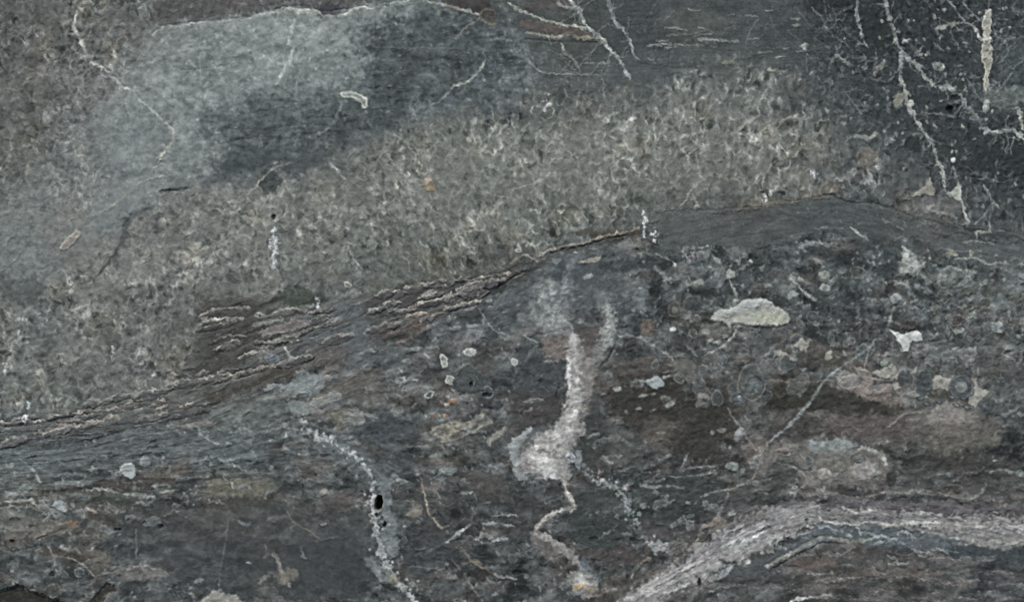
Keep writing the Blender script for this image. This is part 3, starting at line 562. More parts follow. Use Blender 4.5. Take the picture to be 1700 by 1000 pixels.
vein([(1008, -6), (1014, 15), (1022, 35), (1035, 50), (1046, 68), (1052, 89), (1060, 97)], [5, 6, 6, 4, 3.5, 3.5, 3], (126, 132, 128), 'shorter grey vein right of the long pale vein at the top', shade=1)
line([(933, 71), (938, 86), (954, 101), (964, 117)], [3, 6, 4, 4], (124, 128, 116), a=.75); line([(870, 95), (885, 108), (900, 120), (949, 123), (1002, 124)], 2.2, (124, 128, 122), a=.7, brk=.2)
line([(971, 104), (1000, 105), (1012, 109)], 2, (122, 128, 124), a=.7); line([(1161, 65), (1190, 66), (1224, 69)], [5, 3, 3], (144, 146, 138), a=.75, brk=.2); line([(1100, 72), (1130, 75), (1165, 74)], 2, (128, 124, 110), a=.7, shade=2)
line([(1202, 105), (1217, 101)], 6, (150, 156, 128), a=.8); crack([(1060, 104), (1090, 108), (1130, 112), (1160, 108)], 3, .5, -2, name=None); crack([(1110, 110), (1112, 85), (1125, 75)], 3, .5, -2, name=None)
for q in range(26):
    x0, y0 = 1050 + 290 * R.random(), 5 + 95 * R.random(); l = 8 + 16 * R.random(); line([(x0, y0), (x0 + l, y0 + R.normal() * 2)], 1.6 + R.random(), (132, 134, 126), a=.6)
clast(912, 174, 5, 4, (196, 194, 180), name=None); clast(911, 157, 3, 2, (170, 170, 160), name=None)

# ---- upper right
vein([(1468, -6), (1475, 20), (1482, 45), (1487, 60), (1491, 74), (1496, 88)], [7, 6, 7, 5, 5, 8], (132, 137, 132), 'speckled pale vein running down to the fork at upper right', rag=.7, brk=.15)
vein([(1496, 88), (1508, 97), (1525, 111), (1533, 126), (1548, 139), (1562, 143), (1578, 147), (1591, 156), (1604, 176), (1619, 195), (1634, 213), (1652, 219), (1680, 214), (1702, 231), (1740, 250)], [7, 5, 6, 7, 6, 9, 10, 7, 8, 11, 9, 5, 5, 6, 6], (142, 147, 139), 'right branch of the forked vein reaching the right edge', shade=2, rag=.8, a=.85, h=.8)
vein([(1496, 92), (1496, 106), (1494, 126), (1500, 142), (1504, 159), (1510, 177), (1518, 194), (1528, 210), (1541, 230), (1551, 248), (1556, 265), (1566, 288), (1569, 317)], [5, 5, 5, 5, 6, 8, 6, 3.5, 4.5, 4.5, 4, 5, 3.5], (150, 154, 145), 'left branch of the forked vein running downwards', shade=2, rag=.8, a=.85, h=.8)
soft(oval(1494, 165, 9, 11), (136, 134, 116), .8, 6); clast(1512, 172, 5, 6, (172, 172, 158), name=None)
poly([(1573, 320), (1582, 312), (1591, 302), (1594, 315), (1594, 333), (1583, 329)], (160, 166, 152), .9, 2.5, 1.2, 2, name='quartz_vein', label='small pale triangular knot where two veins meet at right')
vein([(1594, 330), (1601, 350), (1605, 362), (1609, 369), (1598, 372)], [4, 5, 5, 4, 2], (150, 152, 144), 'short pale vein dropping from the triangular knot')
line([(1581, 278), (1588, 298), (1592, 308)], 4, (140, 144, 136), a=.8); line([(1634, 308), (1649, 336), (1664, 350)], [4, 4, 2], (112, 116, 108), a=.8)
poly([(1644, 14), (1634, 28), (1630, 43), (1633, 60), (1630, 75), (1630, 92), (1634, 114), (1633, 132), (1637, 155), (1641, 142), (1643, 116), (1648, 94), (1645, 73), (1643, 62), (1647, 40), (1647, 25)], (142, 140, 124), .92, 2.5, 1.0, 2.5, rim=(160, 160, 146), rimw=2.5, name='quartz_vein', label='upright tan tongue-shaped vein at upper right')
line([(1617, 43), (1623, 54), (1629, 64), (1642, 62)], [3, 6, 7, 6], (158, 160, 150), a=.8); clast(1638, 82, 3, 2, (70, 66, 60), name=None)
vein([(1556, 48), (1574, 42), (1599, 37), (1614, 42), (1620, 52)], [6, 7, 3, 3, 3], (134, 136, 120), 'pale arc left of the tan tongue')
line([(1571, -4), (1585, 14), (1601, 34)], 3, (116, 122, 122), a=.8); line([(1599, 2), (1612, 18), (1628, 34)], 2.5, (118, 124, 122), a=.8); line([(1578, 55), (1590, 74)], 3, (110, 116, 114), a=.7); line([(1550, 72), (1566, 84)], 2, (104, 110, 108), a=.7)
vein([(1425, -6), (1422, 22), (1427, 46), (1434, 66), (1442, 80)], [5, 6, 4, 4, 2], (124, 130, 128), 'faint grey vein left of the forked vein', brk=.1); line([(1348, 13), (1366, 33), (1374, 52)], 3.5, (96, 100, 96), a=.8)
clast(1637, 177, 6, 10, (152, 156, 148), 15, label='white oblong fragment at the right, above the right branch', parent=10); vein([(1690, 180), (1694, 192), (1698, 214)], [9, 6, 4], (156, 158, 144), 'short white streak by the right edge')
clast(1576, 181, 6, 6, (26, 28, 32), 0, None, name='cavity', mat='crack', parent=10, h=-9, label='small black pit beside the right branch'); clast(1586, 162, 7, 5, (36, 42, 38), name=None, h=-4)
line([(1452, 122), (1460, 112), (1468, 104)], [7, 8, 6], (120, 122, 110), a=.8); clast(1336, 77, 7, 6, (146, 150, 140), name=None); line([(1389, 91), (1400, 100), (1414, 108)], [6, 6, 7], (124, 130, 122), a=.8); clast(1558, 110, 12, 7, (118, 124, 118), 10, label='grey pebble between the fork and the tan tongue', parent=10)
line([(1510, 64), (1500, 70)], 5, (144, 148, 138), a=.8); line([(1530, 186), (1560, 190), (1585, 194)], 3, (112, 116, 114), a=.8); line([(1400, 150), (1415, 168), (1430, 188)], 3, (98, 106, 106), a=.7); line([(1440, 130), (1470, 135)], 3, (98, 104, 98), a=.6)
line([(1277, 116), (1305, 118)], 6, (138, 138, 122), a=.8); line([(1420, 226), (1440, 228), (1455, 222)], 6, (142, 146, 134), a=.75)
for q in range(60): clast(1420 + 290 * R.random(), 10 + 300 * R.random(), 1.5 + 3 * R.random(), 1.2 + 1.6 * R.random(), (134 + 20 * R.random(), 138 + 20 * R.random(), 132), R.random() * 180, name=None, a=.75, h=.6)
clast(1582, 266, 4, 4, (214, 218, 220), name=None)
poly([(1543, 294), (1548, 308), (1551, 322), (1530, 324), (1514, 326), (1528, 312)], (146, 141, 126), .85, 3, 1.3, 2.5, name='clast', label='tan triangular fragment above the smooth dark band', mat='clast'); line([(1548, 341), (1536, 350)], 8, (150, 148, 138), a=.8)
line([(1550, 352), (1575, 356), (1588, 364)], 5, (142, 142, 130), a=.7); line([(1525, 376), (1537, 368)], 4, (150, 152, 142), a=.8)

def hairs(pts, n, c, ln=34):
    p = spline(pts, 4)
    for q in range(n):
        x0, y0 = p[int(R.random() * len(p))]; an = R.random() * 6.28; l = ln * (.3 + R.random()); t = [(x0, y0)]
        for k in range(4): an += R.normal() * .25; x0 += l / 4 * math.cos(an); y0 += l / 4 * math.sin(an); t.append((x0, y0))
        b = R.random() * 24 - 12; line(t, 1.3 + 1.1 * R.random(), (c[0] + b, c[1] + b, c[2] + b), a=.5, wob=1.0)
hairs([(1475, 10), (1490, 74), (1500, 150), (1540, 230), (1570, 310)], 22, (122, 128, 124)); hairs([(1496, 88), (1550, 140), (1600, 170), (1640, 214), (1700, 230)], 22, (122, 128, 124))
hairs([(1380, 20), (1420, 120), (1470, 230), (1600, 260), (1690, 150), (1600, 40)], 24, (104, 110, 108), 46); hairs([(1560, 30), (1660, 60), (1690, 180), (1650, 300)], 30, (110, 116, 112), 40)
hairs([(1080, 20), (1180, 60), (1280, 30), (1340, 90)], 16, (98, 105, 104), 44); hairs([(880, 20), (930, 90), (1000, 130)], 14, (104, 111, 109), 40)
hairs([(950, 0), (976, 45), (1030, 100)], 16, (118, 124, 116)); hairs([(1010, 0), (1040, 55), (1058, 95)], 10, (112, 118, 114)); hairs([(150, 100), (190, 130), (290, 220), (256, 280)], 16, (132, 136, 130), 26)

# ---- smooth dark band at right
vein([(1412, 378), (1420, 382), (1427, 389), (1442, 399)], [2, 3.5, 4, 2.5], (150, 154, 144), 'short bright sickle-shaped line in the smooth dark band'); line([(1353, 380), (1372, 379), (1400, 379)], 1.8, (112, 118, 112), a=.7); line([(1465, 365), (1484, 373), (1499, 381)], 2.5, (118, 122, 116), a=.8)
crack([(1088, 352), (1110, 351), (1136, 349), (1161, 349), (1217, 345), (1265, 343)], 2, .5, -2.5, name=None); crack([(1305, 335), (1353, 327), (1379, 324), (1412, 336), (1452, 338), (1482, 347), (1510, 357)], 3, .6, -4, label='dark overhang line along the top of the arching band')
for p in ([(1440, 342), (1470, 360), (1500, 382), (1540, 400)], [(1280, 360), (1340, 350), (1400, 352), (1450, 364)], [(1180, 380), (1250, 370), (1320, 366)], [(1200, 395), (1260, 388), (1340, 378)]): crack(p, 1.8, .35, -1.2, name=None, brk=.3)
vein([(1586, 431), (1600, 429), (1614, 428), (1627, 432), (1637, 438), (1652, 437), (1670, 436)], 3, (138, 140, 128), 'thin wavy pale line at the right below the band'); line([(1599, 402), (1625, 401), (1650, 405)], 3, (128, 132, 122), a=.8); line([(1571, 420), (1600, 417), (1629, 417)], 2.2, (124, 130, 124), a=.8); line([(1622, 396), (1622, 386), (1645, 386)], 3, (136, 138, 128), a=.8); line([(1619, 371), (1632, 360), (1643, 349), (1644, 384)], 2.5, (124, 128, 120), a=.7)
crack([(1570, 419), (1600, 421), (1640, 424)], 2.2, .5, -2, name=None); crack([(1640, 400), (1660, 406), (1690, 404)], 3, .5, -2, name=None)

# ---- the ledge
def ledge_line(p, w, c=(150, 143, 128), lab=None, nm=True, **k): stroke(p, w, c, a=.88, h=4, shade=5, rag=.7, wob=1.7, brk=.08, name='ledge_edge' if nm else None, label=lab, mat='clast', **k)
ledge_line([(0, 702), (38, 702), (76, 700)], [3, 3, 3], (160, 154, 142), 'pale straight ledge edge at the left border')
ledge_line([(101, 704), (118, 700), (137, 699), (164, 701), (180, 695), (198, 693)], [3.5, 4, 3, 3, 5, 3], (150, 140, 126))
ledge_line([(119, 690), (135, 685), (152, 683), (180, 682), (197, 677)], [2.5, 4, 4, 3, 4], (146, 136, 126))
ledge_line([(200, 659), (228, 652), (245, 648), (262, 645)], [3, 4.5, 4, 3], (156, 150, 142), 'pale ledge edge above the long ledge at left'); ledge_line([(202, 674), (228, 666), (253, 664), (272, 666)], [3, 3, 4, 3], (152, 140, 128)); ledge_line([(228, 682), (255, 674), (276, 676), (300, 676), (320, 670)], [3, 3, 4, 3, 3], (148, 136, 122))
ledge_line([(58, 722), (78, 714), (100, 706), (125, 706)], [5, 6, 4, 3], (134, 124, 112)); ledge_line([(85, 715), (95, 714), (103, 710)], 5, (150, 142, 134), nm=False)
crack([(0, 708), (60, 706), (110, 694), (150, 688)], 3.5, .5, -5, c=(56, 52, 46), label='dark slot under the pale ledge edge at left'); crack([(100, 741), (140, 733), (177, 724), (215, 714), (253, 707), (300, 696), (345, 686)], 3, .6, -4, label='long dark parting below the ledge at left'); crack([(130, 750), (180, 737), (230, 724), (300, 712)], 2.2, .5, -3, name=None); crack([(250, 725), (275, 713), (330, 700)], 2.5, .45, -3, name=None)
ledge_line([(334, 528), (345, 531), (372, 530), (402, 529)], [3, 5, 4, 4], (160, 158, 146), 'upper pale edge of the brown block'); ledge_line([(331, 524), (350, 517), (367, 514), (395, 511), (415, 510)], 3, (138, 134, 120)); line([(344, 532), (330, 540), (322, 552)], 4, (146, 148, 138), a=.7)
ledge_line([(395, 596), (408, 589), (420, 586), (445, 583)], [3, 4, 4, 5], (152, 148, 136)); ledge_line([(354, 637), (370, 630), (395, 621), (430, 611), (455, 609)], [3, 4, 4, 5, 4], (148, 138, 120), 'pale lower edge of the brown block')
ledge_line([(425, 568), (445, 570), (463, 566), (485, 560), (501, 551), (515, 545), (527, 543)], [4, 4, 3.5, 4, 4, 3, 3], (138, 132, 110), 'olive-tan ledge edge under the purplish lens'); poly([(430, 554), (440, 545), (465, 540), (480, 534), (500, 533), (520, 531), (515, 540), (495, 548), (470, 556), (440, 560)], (120, 110, 108), .85, 3, 1.5, 2, name='clast', label='purplish lens in the ledge', mat='clast')
line([(420, 540), (445, 536), (470, 532)], 5, (140, 138, 126), a=.75); line([(425, 523), (432, 521), (440, 525), (432, 528), (425, 525)], 2.5, (140, 146, 134), a=.8); line([(490, 515), (508, 517)], 3, (150, 146, 134), a=.8); line([(545, 530), (558, 540), (556, 548)], 3, (150, 150, 138), a=.75); line([(470, 575), (480, 588), (486, 602)], [3, 5, 4], (148, 152, 148), a=.75); clast(452, 597, 14, 9, (106, 112, 116), name=None)
crack([(425, 575), (460, 574), (500, 560), (520, 550)], 4, .6, -6, c=(48, 46, 44), label='dark slot under the olive-tan edge'); crack([(425, 555), (432, 562)], 3, .5, -3, name=None); crack([(545, 522), (550, 532)], 4, .6, -4, name=None); crack([(355, 640), (400, 628), (440, 616)], 4, .5, -5, c=(58, 54, 44), name=None)
ledge_line([(640, 490), (660, 484), (690, 477), (715, 472), (740, 476)], [3, 3, 3, 5, 3], (138, 132, 118), 'pale upper edge of the middle ledge'); ledge_line([(678, 525), (700, 521), (718, 524), (735, 519), (742, 511), (755, 509), (772, 503), (790, 501), (800, 496)], [3, 5, 4, 4, 3, 3, 4, 3, 3], (150, 138, 120), 'wavy pale lower edge of the middle ledge'); ledge_line([(640, 512), (665, 515), (690, 508), (720, 498), (745, 495)], [3, 3, 4, 3, 4], (136, 122, 108)); ledge_line([(750, 472), (765, 464), (778, 467), (795, 462), (820, 457), (845, 453)], [4, 5, 3, 3, 3, 3], (140, 132, 116))
poly([(758, 488), (765, 481), (780, 479), (796, 482), (792, 492), (772, 494)], (122, 118, 112), .85, 2.5, 1.4, 3, rim=(148, 142, 128), rimw=2.5, name='clast', label='grey slab in the middle ledge', mat='clast'); poly([(700, 490), (712, 482), (728, 484), (720, 495), (705, 497)], (124, 120, 110), .85, 2.5, 1.4, 3, name='clast', mat='clast'); poly([(735, 494), (748, 485), (753, 490), (744, 500)], (140, 138, 128), .85, 2.5, 1.4, 3, name='clast', mat='clast')
crack([(795, 500), (812, 488), (830, 476), (850, 462), (870, 450)], [3, 4, 5, 5, 3], .7, -7, c=(48, 46, 44), label='dark undercut at the right end of the middle ledge'); line([(800, 492), (822, 475), (850, 464), (868, 455)], 2.5, (128, 124, 108), a=.8); crack([(720, 528), (750, 518), (780, 508)], 3, .5, -5, name=None); crack([(640, 520), (660, 530), (640, 545)], 4, .45, -4, name=None)
ledge_line([(895, 424), (911, 417), (938, 409), (955, 407), (971, 402), (985, 399), (999, 394), (1024, 387), (1045, 385), (1060, 378)], [3, 3, 2.5, 3, 3, 3, 3.5, 3.5, 4, 3], (142, 130, 112), 'thin brown ledge running up to the white drips'); crack([(905, 424), (938, 414), (960, 411), (1000, 399), (1040, 391)], [3, 5, 3, 4, 3], .65, -7, c=(44, 40, 36), label='dark slot under the thin brown ledge'); line([(850, 437), (870, 424), (890, 432), (904, 430)], [6, 3, 4, 3], (140, 130, 116), a=.75); clast(861, 416, 6, 4, (128, 130, 122), 0, (156, 156, 146), name=None)
line([(660, 570), (690, 558), (710, 545)], 5, (112, 98, 88), a=.6); soft(oval(688, 540, 12, 6), (128, 94, 72), .6, 7); line([(630, 585), (650, 572), (680, 566)], 3, (116, 106, 98), a=.6)

def slab(cx, cy, l, t, sl):
    n = 7; up = [(cx + l * (k / (n - 1) - .5), cy + sl * l * (k / (n - 1) - .5) - t * .5 * math.sin(math.pi * (k + .4) / (n - .2)) * (.7 + .6 * R.random())) for k in range(n)]
    dn = [(x, 2 * (cy + sl * (x - cx)) - y) for x, y in up[::-1]]
    b = 64 + 36 * R.random(); v = R.random()
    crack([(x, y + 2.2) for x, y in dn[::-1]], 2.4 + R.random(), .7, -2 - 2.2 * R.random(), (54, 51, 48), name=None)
    poly(up + dn, (b + 4 * v, b, b - 3 * v), .6, 3, 2.0, .6, name='rock_slab', parent=4, mat='bedded')
    b = 128 + 26 * R.random(); line(up[:-1] if R.random() < .5 else up[1:], 1.8 + 1.8 * R.random(), (b + 3, b, b - 11), a=.68, rag=1, wob=1.6, h=.5)
for q in range(64):
    if q < 46: x0 = 345 + 480 * R.random()
    else: x0 = 20 + 330 * R.random()
    a0, b0 = np.interp(x0, [p[0] for p in LT], [p[1] for p in LT]), np.interp(x0, [p[0] for p in LB], [p[1] for p in LB])
    if x0 > 560 and x0 < 620: continue
    y0 = a0 + (b0 - a0) * (.08 + .84 * R.random()); slab(x0, y0, 26 + 48 * R.random(), min(6 + 8 * R.random(), .4 * (b0 - a0)), -.16 - .12 * R.random() if x0 < 800 else -.3)

# ---- conglomerate: big patches and pebbles
poly([(440, 648), (452, 640), (470, 640), (486, 632), (492, 622), (501, 615), (516, 620), (531, 624), (540, 640), (530, 652), (518, 658), (506, 662), (492, 655), (463, 649), (446, 653)], (120, 126, 125), .88, 4, 1.8, 1.5, name='mineral_stain', label='pale grey spreading patch left of centre'); line([(441, 647), (452, 641), (470, 641)], 3, (142, 146, 140), a=.7)
poly([(520, 664), (538, 656), (560, 653), (567, 658), (555, 668), (535, 674), (526, 680), (516, 674)], (120, 120, 114), .85, 2.5, 1.2, 1.5, rim=(138, 138, 130), rimw=3, name='clast', label='pale ring-like patch below the spreading patch', mat='clast')
poly([(480, 672), (500, 668), (512, 676), (510, 690), (492, 694), (482, 686)], (122, 127, 124), .85, 3, 1.5, 1.5, name='clast', label='pale block above the pitted vein', mat='clast'); clast(564, 695, 22, 15, (100, 98, 82), 20, label='olive-tan pebble above the pitted vein'); soft(oval(587, 694, 20, 12), (130, 132, 126), .75, 8); line([(590, 680), (605, 688), (628, 694)], [5, 6, 3], (124, 128, 124), a=.75)
clast(780, 585, 10, 7, (150, 150, 144), -10, (172, 172, 162), label='white oval pebble, uppermost of the group left of the thick vein'); clast(737, 600, 6, 13, (136, 140, 134), -22, (164, 166, 154), label='upright white pebble left of the oval pebble'); clast(747, 632, 9, 8, (150, 152, 144), 20, (170, 172, 162), label='round white pebble below the upright pebble'); clast(713, 656, 9, 6, (92, 94, 92), -15, (168, 170, 164), label='white ring with a dark middle'); clast(665, 632, 11, 6, (90, 90, 86), -20, (132, 136, 130), 3.5, label='grey ring-shaped pebble left of the white pebbles'); clast(854, 602, 6, 7, (140, 142, 138), 0, (156, 158, 152), label='small white pebble left of the thick vein'); clast(690, 632, 5, 2, (150, 148, 140), name=None); line([(624, 637), (648, 637)], 4, (130, 136, 134), a=.7)
s_, a_ = poly([(752, 632), (762, 615), (778, 606), (795, 615), (802, 632), (800, 648), (780, 655), (758, 648)], (66, 70, 68), .9, 2.5, 1.0, 2, name='clast', label='dark dome-shaped pebble with a small hole', mat='clast'); line([(752, 622), (764, 611), (778, 607), (798, 618)], 2.5, (98, 100, 88), a=.7); clast(783, 636, 6, 7, (58, 60, 58), 20, (104, 106, 100), 2, name=None, h=-2); clast(782, 639, 3, 4, (26, 28, 26), name=None, h=-5)
clast(809, 651, 10, 11, (70, 72, 72), 0, (108, 110, 106), 2, label='grey ring around a dark hole'); clast(808, 656, 7, 4, (38, 38, 40), name=None, h=-6)
line([(732, 668), (742, 672), (752, 664)], 4, (164, 128, 96), a=.75); clast(754, 666, 5, 4, (170, 118, 84), name=None, a=.8); clast(742, 673, 5, 3, (170, 166, 152), name=None); clast(739, 691, 4, 3, (160, 124, 92), name=None); clast(720, 690, 6, 4, (118, 104, 90), name=None)
for p, w_ in (([(700, 745), (730, 738), (760, 728), (790, 715), (808, 702)], 2), ([(725, 722), (745, 712), (770, 706), (792, 697), (800, 690)], 9), ([(735, 728), (760, 716), (785, 708)], 6), ([(720, 714), (745, 704), (765, 698)], 3), ([(790, 715), (805, 706), (815, 700)], 5), ([(715, 730), (740, 724)], 4)): line(p, w_, (158, 150, 126), a=.75, rag=.9, soft=3)
poly([(805, 735), (812, 728), (825, 718), (838, 712), (842, 716), (828, 728), (814, 740)], (136, 132, 122), .8, 3, 1.2, 1.5, name='clast', mat='clast', label='pale sliver left of the thick vein foot'); crack([(690, 740), (715, 741), (745, 736)], 2.5, .5, -3, name=None)
clast(837, 690, 4, 6, (128, 134, 134), name=None); vein([(795, 515), (808, 533), (822, 550), (838, 556)], [1.5, 2, 3, 3], (118, 124, 124), 'thin grey hairline above the white pebbles'); line([(845, 470), (835, 505)], 2, (96, 102, 102), a=.5)
for cx_, cy_, rx_, ry_, c_ in ((690, 580, 10, 4, (122, 128, 124)), (755, 546, 10, 4, (116, 118, 116)), (785, 542, 9, 3, (120, 124, 118)), (673, 600, 7, 3, (132, 134, 130)), (800, 560, 5, 3, (100, 106, 106))): clast(cx_, cy_, rx_, ry_, c_, -8, name=None)
clast(966, 436, 6, 3, (160, 154, 140), name=None); poly([(965, 435), (978, 432), (996, 424), (1000, 428), (990, 437), (972, 439)], (148, 140, 124), .85, 2.5, 1.2, 1.5, name='clast', mat='clast', label='tan sliver under the thin brown ledge'); clast(976, 460, 8, 4, (128, 132, 130), -30, name=None); clast(924, 434, 7, 5, (110, 116, 114), name=None)
# right-hand clasts
for q in range(150):
    x0, y0 = 1050 + 680 * R.random(), 420 + 200 * R.random() ** 1.3
    if x0 < 1450 and R.random() < .5: continue
    k = 2 + 5 * R.random() ** 2; clast(x0, y0, k, k * (.5 + .5 * R.random()), (126 + 24 * R.random(), 130 + 22 * R.random(), 126 + 16 * R.random()), R.random() * 180, name=None, a=.7, irr=.5)
for q in range(90):
    x0, y0 = 1380 + 330 * R.random(), 440 + 180 * R.random(); k = 4 + 9 * R.random(); clast(x0, y0, k, k * (.6 + .4 * R.random()), (62 + 14 * R.random(),) * 2 + (62,), R.random() * 180, (106, 110, 106) if R.random() < .5 else None, 2.4, name=None, a=.6, irr=.4)
for q in range(44):
    x0, y0 = 1090 + 610 * R.random(), 545 + 120 * R.random(); k = 8 + 10 * R.random() ** 1.5; b = 74 + 46 * R.random() ** 2
    if L[np.searchsorted(ys, y0), np.searchsorted(xs, x0)] not in (5, 9): continue
    clast(x0, y0, k * (1 + .4 * R.random()), k * .85, (b + 3, b + 3, b - 1), R.random() * 180, (b + 24, b + 23, b + 16) if R.random() < .6 else (b - 22, b - 20, b - 20), 2.4, a=.6, irr=.4, h=.8, soft=2.2, core=(b - 12, b - 10, b - 10) if R.random() < .4 else None)
for q in range(46):
    x0, y0 = 1080 + 600 * R.random(), 520 + 150 * R.random(); k = 5 + 8 * R.random() ** 1.5; b = 70 + 18 * R.random()
    if L[np.searchsorted(ys, y0), np.searchsorted(xs, x0)] != 5: continue
    clast(x0, y0, k * (1 + .3 * R.random()), k, (b, b + 3, b + 2), R.random() * 180, (b + 34, b + 33, b + 26), 2.2, a=.7, irr=.25, h=1, core=(b + 14, b + 16, b + 15) if R.random() < .5 else None)
poly([(1178, 530), (1184, 521), (1196, 514), (1210, 513), (1224, 507), (1232, 500), (1242, 496), (1256, 495), (1270, 498), (1282, 502), (1285, 508), (1298, 514), (1308, 521), (1313, 530), (1309, 537), (1296, 540), (1280, 540), (1262, 542), (1240, 539), (1224, 536), (1213, 536), (1211, 547), (1206, 538), (1194, 534)], (156, 156, 144), .93, 2.2, .7, 1.4, name='clast', label='large pale yellow-white fragment at right of centre', mat='clast', var=.05, curve=False)
soft([(1190, 516), (1225, 508), (1245, 498), (1275, 500), (1280, 506), (1245, 510), (1215, 518), (1195, 522)], (156, 162, 164), .75, 6); soft([(1255, 518), (1290, 520), (1310, 530), (1295, 538), (1258, 538)], (156, 160, 132), .6, 6); line([(1198, 522), (1206, 526), (1214, 524)], 2, (112, 112, 110), a=.7); line([(1268, 498), (1280, 506), (1272, 512)], 2, (136, 140, 140), a=.6); crack([(1225, 540), (1262, 545), (1298, 543), (1314, 536)], 4, .6, -4, c=(46, 48, 48), name=None)  # last stroke paints a dark shadow strip under the fragment
poly([(1477, 548), (1488, 551), (1498, 554), (1510, 552), (1523, 547), (1530, 556), (1532, 568), (1524, 569), (1514, 567), (1509, 573), (1508, 583), (1500, 584), (1496, 574), (1487, 562)], (170, 173, 168), .95, 2, .7, 3.5, name='clast', label='white tooth-shaped fragment at right', mat='clast', var=.05, curve=False); line([(1487, 563), (1496, 574), (1498, 583), (1509, 582)], 2.5, (176, 176, 154), a=.6); clast(1500, 540, 26, 9, (64, 58, 52), 0, name=None, a=.75)
poly([(1068, 633), (1080, 630), (1090, 627), (1099, 631), (1103, 637), (1099, 644), (1088, 649), (1078, 642)], (140, 147, 146), .95, 2, .8, 3.5, name='clast', label='pale blue-grey leaf-shaped pebble', mat='clast', var=.06); vein([(1102, 628), (1118, 623), (1130, 625), (1139, 629)], 3, (134, 136, 130), 'thin pale line right of the leaf-shaped pebble'); line([(1100, 621), (1115, 617), (1130, 619)], 2, (106, 106, 102), a=.7); line([(1055, 632), (1070, 634)], 2, (110, 112, 108), a=.7)
clast(1026, 647, 7, 5, (140, 140, 130), -20, label='small pale pebble left of the leaf-shaped pebble'); clast(1113, 672, 9, 5, (128, 132, 128), -25, label='grey pebble below the leaf-shaped pebble'); clast(1117, 547, 5, 4, (208, 210, 208), name=None, h=1.5); clast(1130, 553, 4, 4, (120, 124, 122), name=None); clast(1076, 545, 13, 14, (104, 86, 76), 0, (84, 76, 70), 3, label='round reddish-brown pebble'); clast(1120, 515, 12, 13, (70, 72, 64), 0, (94, 92, 82), 3, label='round dark ringed pebble', core=(106, 104, 92)); clast(1188, 553, 26, 13, (98, 96, 88), 0, label='grey-tan pebble under the large yellow-white fragment'); clast(1172, 552, 7, 6, (126, 126, 118), name=None); clast(1204, 559, 5, 4, (140, 142, 138), name=None); clast(1192, 568, 6, 3, (156, 158, 152), name=None); clast(1181, 566, 4, 3, (150, 144, 132), name=None)
clast(1247, 637, 27, 28, (82, 84, 80), 0, (110, 104, 94), 4, label='large ringed pebble at right of centre', core=(92, 96, 94)); line([(1236, 645), (1242, 630), (1256, 624), (1268, 636), (1262, 655)], 3, (58, 62, 62), a=.7); line([(1254, 655), (1268, 652), (1272, 640)], 3, (52, 50, 46), a=.7)
clast(1225, 662, 14, 10, (72, 76, 78), 0, (92, 94, 92), 3, label='dark oval pebble with an eye', core=(96, 100, 102)); clast(1227, 660, 3, 2, (140, 142, 142), name=None)
poly([(1105, 605), (1130, 598), (1150, 600), (1155, 618), (1150, 640), (1140, 632), (1120, 618)], (98, 94, 86), .8, 3, 1.5, 1, name='clast', mat='clast'); clast(1160, 640, 12, 16, (84, 86, 84), 0, (100, 98, 92), name=None)
clast(1232, 596, 14, 9, (104, 98, 88), 0, name=None); clast(1200, 597, 8, 9, (86, 90, 88), 0, (108, 110, 106), label=None); clast(1166, 658, 9, 5, (128, 124, 114), 0, label='pale pebble on the edge of the dark brown bed'); clast(1098, 720, 8, 3, (112, 104, 92), name=None); clast(1198, 716, 8, 4, (124, 118, 106), name=None); clast(1183, 720, 4, 4, (116, 112, 102), name=None); clast(1227, 722, 7, 11, (138, 140, 138), 35, label='whitish chip at the junction of two thin veins')
for cx_, cy_, rx_, ry_ in ((1085, 655, 5, 2), (1068, 658, 8, 3), (1060, 680, 5, 3), (1085, 682, 5, 2), (1002, 655, 5, 2), (1040, 684, 3, 2)): clast(cx_, cy_, rx_, ry_, (118, 114, 104), -10, name=None)
line([(1000, 680), (1006, 690), (1020, 700), (1030, 704)], 6, (92, 92, 90), a=.7); soft(oval(1020, 700, 16, 8), (104, 96, 88), .6, 8); line([(1036, 730), (1045, 740)], 5, (116, 120, 118), a=.7); clast(1020, 730, 10, 8, (104, 100, 96), name=None)
# tan islands right
for P_, lb_ in (([(1415, 611), (1430, 612), (1448, 618), (1462, 613), (1474, 612), (1480, 603), (1486, 610), (1493, 622), (1490, 631), (1468, 630), (1450, 620), (1425, 618)], 'flat tan island left of the dark round pebble'), ([(1542, 648), (1548, 636), (1552, 626), (1560, 622), (1570, 628), (1585, 629), (1580, 640), (1572, 650), (1560, 645), (1550, 648)], 'tan island between the round pebbles'), ([(1613, 629), (1622, 628), (1624, 642), (1638, 648), (1640, 658), (1628, 668), (1618, 678), (1608, 672), (1612, 655), (1616, 645)], 'tan island right of the ringed pebble'), ([(1513, 620), (1520, 612), (1527, 609), (1534, 614), (1524, 620)], 'small tan island above the dark round pebble'), ([(1484, 640), (1492, 636), (1497, 646), (1488, 648)], None), ([(1318, 572), (1328, 563), (1340, 568), (1344, 576), (1330, 582)], 'small pinkish-tan island at right of centre'), ([(1283, 585), (1296, 582), (1310, 590), (1300, 596), (1284, 594)], None), ([(1366, 598), (1372, 585), (1380, 580), (1382, 595), (1372, 600)], None)):
    poly(P_, (146, 142, 130), .88, 2.2, 1.0, 1.5, name='clast', label=lb_, mat='clast', curve=False)
